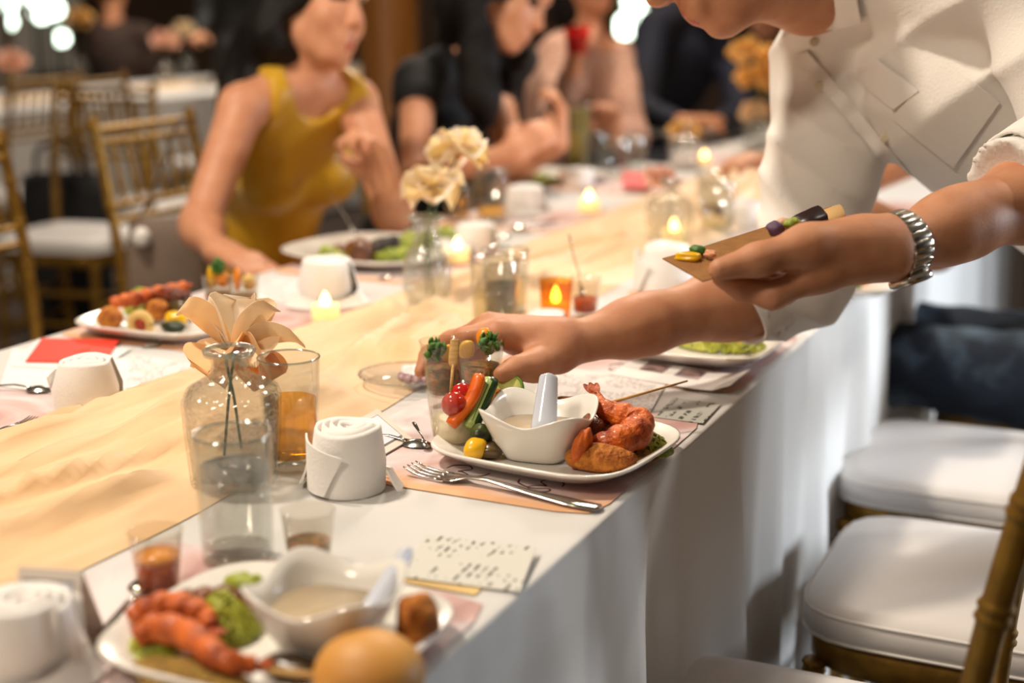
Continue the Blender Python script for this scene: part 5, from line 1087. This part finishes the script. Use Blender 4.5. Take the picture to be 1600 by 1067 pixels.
noodle('nest of green noodles on the nearest plate', P(350, 990, zf), .026, .026, .030, 80, 8, .0017); noodle('loose green noodles at the left rim of the nearest plate', P(240, 1015, zf), .02, .02, .01, 30, 9, .0016)
lump('golden rice crumbs at the front left of the nearest plate', P(290, 1058, zf + .006), (.045, .022, .009), m_crust, 15, 'rice', amp=.3); lump('brown croquette at the right of the nearest plate', P(652, 972, zf + .02), (.015, .02, .022), m_bread, 16, 'croquette'); lump('lettuce tuft behind the nearest soup bowl', P(388, 925, zf + .018), (.016, .014, .014), m_lettuce, 17, 'lettuce', amp=.5); lump('grilled aubergine under the nearest soup bowl', P(455, 1040, zf + .006), (.022, .014, .008), m_aub, 18, 'aubergine')
tag(obj('skewer', tube([(0, 0, 0), P(560, 1062, zf + .012) - P(400, 1045, zf + .012)], .0022, 6), m_pick, None, P(400, 1045, zf + .012)), 'bamboo skewer across the nearest plate', 'skewer')
t = cup('clear cup of chopped salad behind the nearest soup bowl', P(484, 890, Z0 + .002), .017, .0225, .052, [('chopped_salad', m_salad, .05, .5)], 'salad_cup', 'cup', 'clear cups of salad'); parsley('herb sprig in the cup behind the nearest soup bowl', P(470, 890, Z0 + .032), .01, 9)
lump('brown meat piece in the cup behind the nearest soup bowl', P(492, 890, Z0 + .026), (.012, .012, .01), m_meat, 22, 'meat')
# ---------------------------------------------------------------- left-hand plate
lp = np.array([-1.274, 1.591, Z0 + .0018]); plate('white plate of golden balls and noodles behind the red envelope', lp, .114, .1, .046, 4); zl = lp[2] + .0075
lump('golden ball at the left of the left-hand plate', P(172, 497, zl + .015), (.019, .018, .017), m_bread, 23, 'croquette', amp=.06); lump('golden ball in the middle of the left-hand plate', P(246, 484, zl + .018), (.017, .017, .016), m_bread, 24, 'croquette', amp=.06)
noodle('green noodles on the left-hand plate', P(222, 488, zl), .046, .03, .036, 90, 12, .0016)
prawn('red prawn lying across the left-hand plate', [P(172, 474, zl + .026), P(205, 468, zl + .03), P(245, 460, zl + .032), P(288, 450, zl + .032)], [.008, .011, .012, .010]); lump('brown crisp bacon above the left-hand noodles', P(272, 462, zl + .034), (.03, .012, .012), M('crisp_bacon', (128, 54, 20), .4, col2=(80, 30, 12), scale=60, bump=.6), 25, 'bacon', amp=.3)
o = tag(obj('stuffed_squid_ring', join(tube([(.013 * math.cos(a), 0, .013 * math.sin(a)) for a in np.linspace(0, 2 * PI, 25)], .007, 10, cap=False)), m_pota, None, P(220, 506, zl + .016), (0, 0, .2)), 'pale stuffed squid ring at the front of the left-hand plate', 'squid'); tan('stuffing', blobshape(.009, .005, .009, 2, .2), M('red_stuffing', (150, 50, 24), .5), 'red stuffing in the pale squid ring', 'stuffing', P(220, 507, zl + .016))
lump('dark grilled aubergine on the left-hand plate', P(282, 480, zl + .02), (.02, .015, .013), m_aub, 26, 'aubergine'); lump('yellow grilled vegetable beside the left-hand aubergine', P(275, 498, zl + .012), (.018, .014, .011), m_yel, 27, 'vegetable'); lump('dark green courgette at the front right of the left-hand plate', P(270, 510, zl + .008), (.02, .01, .008), M('courgette_skin', (40, 62, 20), .4, col2=(20, 30, 12), scale=40), 28, 'courgette')
for i, (x, y, lb) in enumerate(((342, 482, 'small salad cup with yellow pepper on the left-hand plate'), (382, 486, 'small salad cup with melon at the right of the left-hand plate'))):
    c = P(x, y, zl); cup(lb, c, .018, .024, .052, [('chopped_salad', m_salad, .05, .5)], 'salad_cup', 'cup', 'clear cups of salad'); tan('pepper_stick', blobshape(.006, .006, .018, i, .1), m_yel if i == 0 else m_ora, ['yellow pepper stick in the left-hand cup', 'orange melon piece in the left-hand cup'][i], 'pepper', c + np.array([-.008, -.004, .048])); tan('melon_piece', blobshape(.01, .01, .012, i + 3, .1), m_ora if i == 0 else m_pota, ['orange melon cube in the yellow pepper cup', 'pale cube in the melon cup'][i], 'melon', c + np.array([.008, .004, .044]))
parsley('parsley sprig in the yellow pepper cup', P(342, 482, zl) + np.array([.002, .0, .064]), .012, 12)
# ---------------------------------------------------------------- plates of the women and on the right
yp = np.array([-1.298, 2.221, Z0 + .0018]); plate('large white plate of meat and salad before the woman in yellow', yp, .159, .148, -.12, 3); zy = yp[2] + .0075
lump('brown grilled ribs on the yellow dress woman\'s plate', P(560, 392, zy + .02), (.028, .022, .022), m_meat, 31, 'meat', amp=.3); lump('dark charred meat slab beside the grilled ribs', P(598, 388, zy + .022), (.034, .018, .02), M('charred_meat', (52, 34, 22), .35, col2=(28, 18, 14), scale=40, bump=.7), 32, 'meat', rot=(0, -.35, .4), amp=.25); lump('meat scrap at the left of the grilled ribs', P(530, 394, zy + .012), (.016, .014, .012), m_meat, 33, 'meat', amp=.3)
for i, (x, y) in enumerate(((515, 398), (622, 384), (655, 376), (690, 366), (610, 398))): lump(['lettuce leaf at the left end of the grilled ribs', 'lettuce leaf right behind the charred meat slab', 'lettuce leaf behind the round vase\'s neck', 'lettuce leaf under the lower pale yellow rose', 'lettuce leaf in front of the charred meat slab'][i], P(x, y, zy + .012), (.028, .022, .013), m_lettuce, 34 + i, 'lettuce', amp=.6, group='lettuce on the yellow dress woman\'s plate')
spoon('bright spoon leaning in the grilled ribs', PD(512, 298, 2.5), PD(556, 372, 2.53))
rp = np.array([-.54, 1.767, Z0 + .0018]); plate('white plate of green pasta under the standing man\'s forearm', rp, .1, .095, 0, 4); noodle('heap of green pasta under the standing man\'s forearm', P(1124, 540, rp[2] + .0075), .062, .045, .024, 110, 21, .0018); lump('orange garnish on the heap of green pasta', P(1158, 530, rp[2] + .03), (.008, .008, .005), m_ora, 41, 'garnish')
rp2 = P(1300, 452, Z0 + .0018); plate('white plate under the steel watch on the right-hand row', rp2, .11, .1, 0); lump('dark green leaves on the plate under the steel watch', P(1322, 442, rp2[2] + .014), (.022, .016, .008), m_pars, 42, 'leaf', amp=.5); lump('orange morsel on the plate under the steel watch', P(1346, 438, rp2[2] + .012), (.012, .01, .007), m_ora, 43, 'morsel')
bp = P(868, 282, Z0 + .0018); plate('white plate before the woman in black', bp, .13, .11, 0); lump('pale green leaves on the black dress woman\'s plate', P(845, 280, bp[2] + .016), (.04, .03, .012), m_lettuce, 44, 'lettuce', amp=.5); lump('brown pastry on the black dress woman\'s plate', P(893, 276, bp[2] + .018), (.04, .03, .014), m_bread, 45, 'pastry', amp=.3)
cup('tall yellow-green drink before the person in beige', P(902, 270, ZR), .028, .034, .19, [('drink', M('yellow_green_drink', (150, 132, 20), .3, col2=(70, 70, 16), scale=14), .04, .9)], 'tall_drink', 'drink')
sheet('pink_card', 'small pink card lying on the far runner', 'card', [(972, 292), (1016, 294), (1014, 272), (974, 270)], M('pink_paper', (232, 110, 110), .6), Z0 + .014, th=.004); sheet('dark_phone', 'dark phone lying before the man in navy', 'phone', [(1004, 254), (1046, 256), (1054, 236), (1012, 234)], M('phone_glass', (52, 52, 58), .15), Z0 + .003, th=.008)
pk = PD(902, 64, 3.98); cup('pink cup raised by the person in beige', pk - np.array([0, 0, .035]), .03, .036, .075, [('drink', M('pink_drink', (214, 90, 100), .35), .04, .85)], 'pink_cup', 'cup', glass=thin_glass('pink_plastic', (240, 130, 140)))
nav = P(1060, 214, Z0 + .0018); plate('far plate before the man in navy', nav, .12, .11, 0); lump('brown food on the far plate before the man in navy', P(1085, 210, nav[2] + .02), (.06, .04, .018), m_meat, 50, 'food', amp=.3)
# ================================================================== bags and the lit garden
# beige shoulder bag hanging beside the yellow dress woman's chair
bc = PD(262, 395, 2.98); t = thing('shoulder_bag', 'beige shoulder bag with a strap and white rosette hanging by the yellow dress chair', 'bag', bc - np.array([0, 0, .1])); m_bag = M('beige_leather', (124, 106, 92), .6, col2=(108, 90, 78), scale=12, bump=.1)
obj('bag_body', xf(loft([sring(a * .085, a * .04, z, 4, 32) for a, z in ((.7, 0), (.95, .006), (1, .03), (.96, .12), (.85, .165), (.6, .175))]), rot=(0, 0, aR)), m_bag, t)
obj('strap', tube(spline([cR * -.06 + np.array([0, 0, .16]), cR * .0 + np.array([0, 0, .28]), cR * .045 + np.array([0, 0, .38]), cR * .07 + np.array([0, 0, .27]), cR * .06 + np.array([0, 0, .16])], 30), .006, 8, flat=.5), m_bag, t); obj('rosette', blobshape(.018, .018, .018, 5, .25, 6), m_napk, t, -cF * .05 - cR * .04 + np.array([0, 0, .13]))
# black tote on the floor by the far table
bc = PD(102, 330, 5.15); bc[2] = 0; t = thing('black_tote_bag', 'large black bag standing on the floor behind the gold chairs', 'bag', bc, aR); m_tote = M('black_canvas', (18, 18, 20), .8, bump=.2)
obj('bag_body', loft([sring(a * .15, a * .08, z, 5, 40) for a, z in ((.9, 0), (1, .02), (1, .3), (.97, .52), (.9, .6), (.86, .6), (.85, .3))]), m_tote, t)
for s in (-1, 1): obj('handle', tube(spline([(-.07, s * .085, .56), (-.05, s * .085, .7), (.05, s * .085, .7), (.07, s * .085, .56)], 20), .009, 8), m_tote, t)
# garden beyond the windows
m_hedge = M('hedge_leaves', (46, 66, 34), .8, col2=(96, 112, 66), scale=14)
rg = np.random.RandomState(8)
for i, (x, y) in enumerate(((-15.2, 18.2), (-13.8, 18.4), (-12.2, 18.2), (-5.3, 14.3), (-4.0, 14.6), (-2.7, 14.3))):
    t = thing('garden_shrub', ['leftmost shrub outside the far-left window', 'middle shrub outside the far-left window', 'right shrub outside the far-left window', 'left shrub outside the middle window', 'middle shrub outside the middle window', 'right shrub outside the middle window'][i], 'shrub', (x, y, 0), 0, 'shrubs in the garden')
    S = [xf(blobshape(.34, .34, .5, k + i * 9, .3, 6, 10, 14), (rg.randn() * .15, rg.randn() * .12, .6 + .35 * k * .6)) for k in range(5)]; tag(obj('foliage', join(*S), m_hedge, t), kind='stuff'); obj('trunk', tube([(0, 0, 0), (0, 0, .7)], .06), m_wood, t)
m_glow = M('lamp_globe', (236, 255, 240), .4, emit=9, ecol=(236, 255, 238)); m_pole = M('lamp_pole', (60, 60, 56), .5, .6)
for i, (x, y, r) in enumerate(((9, 6, .11), (13, 34, .085), (52, -4, .08), (64, 20, .11), (84, 14, .11), (96, 60, .085), (990, 4, .09), (979, 41, .11), (974, 78, .07), (1000, 24, .08))):
    D = (16.2 + .4 * i) if i < 6 else 12.4 + .4 * (i - 5); c = PD(x, y, D); lb = ['garden globe lamp at the far left, upper', 'garden globe lamp at the far left, lower', 'garden globe lamp at the top between the left ones and the bright pair', 'left lamp of the bright pair in the far-left window', 'right lamp of the bright pair in the far-left window', 'lowest garden lamp in the far-left window', 'topmost garden lamp beside the navy suit', 'largest garden lamp beside the navy suit', 'lowest garden lamp beside the navy suit', 'garden lamp touching the navy shoulder'][i]
    t = thing('garden_lamp', lb, 'lamp', (c[0], c[1], 0), 0, 'globe lamps in the garden'); obj('globe', blobshape(r, r, r, 0, 0), m_glow, t, (0, 0, c[2])); obj('pole', tube([(0, 0, 0), (0, 0, c[2] - r * .9)], .02), m_pole, t); obj('collar', lathe([(0, 0), (.05, 0), (.04, .04), (0, .04)], 16), m_pole, t, (0, 0, c[2] - r - .02))
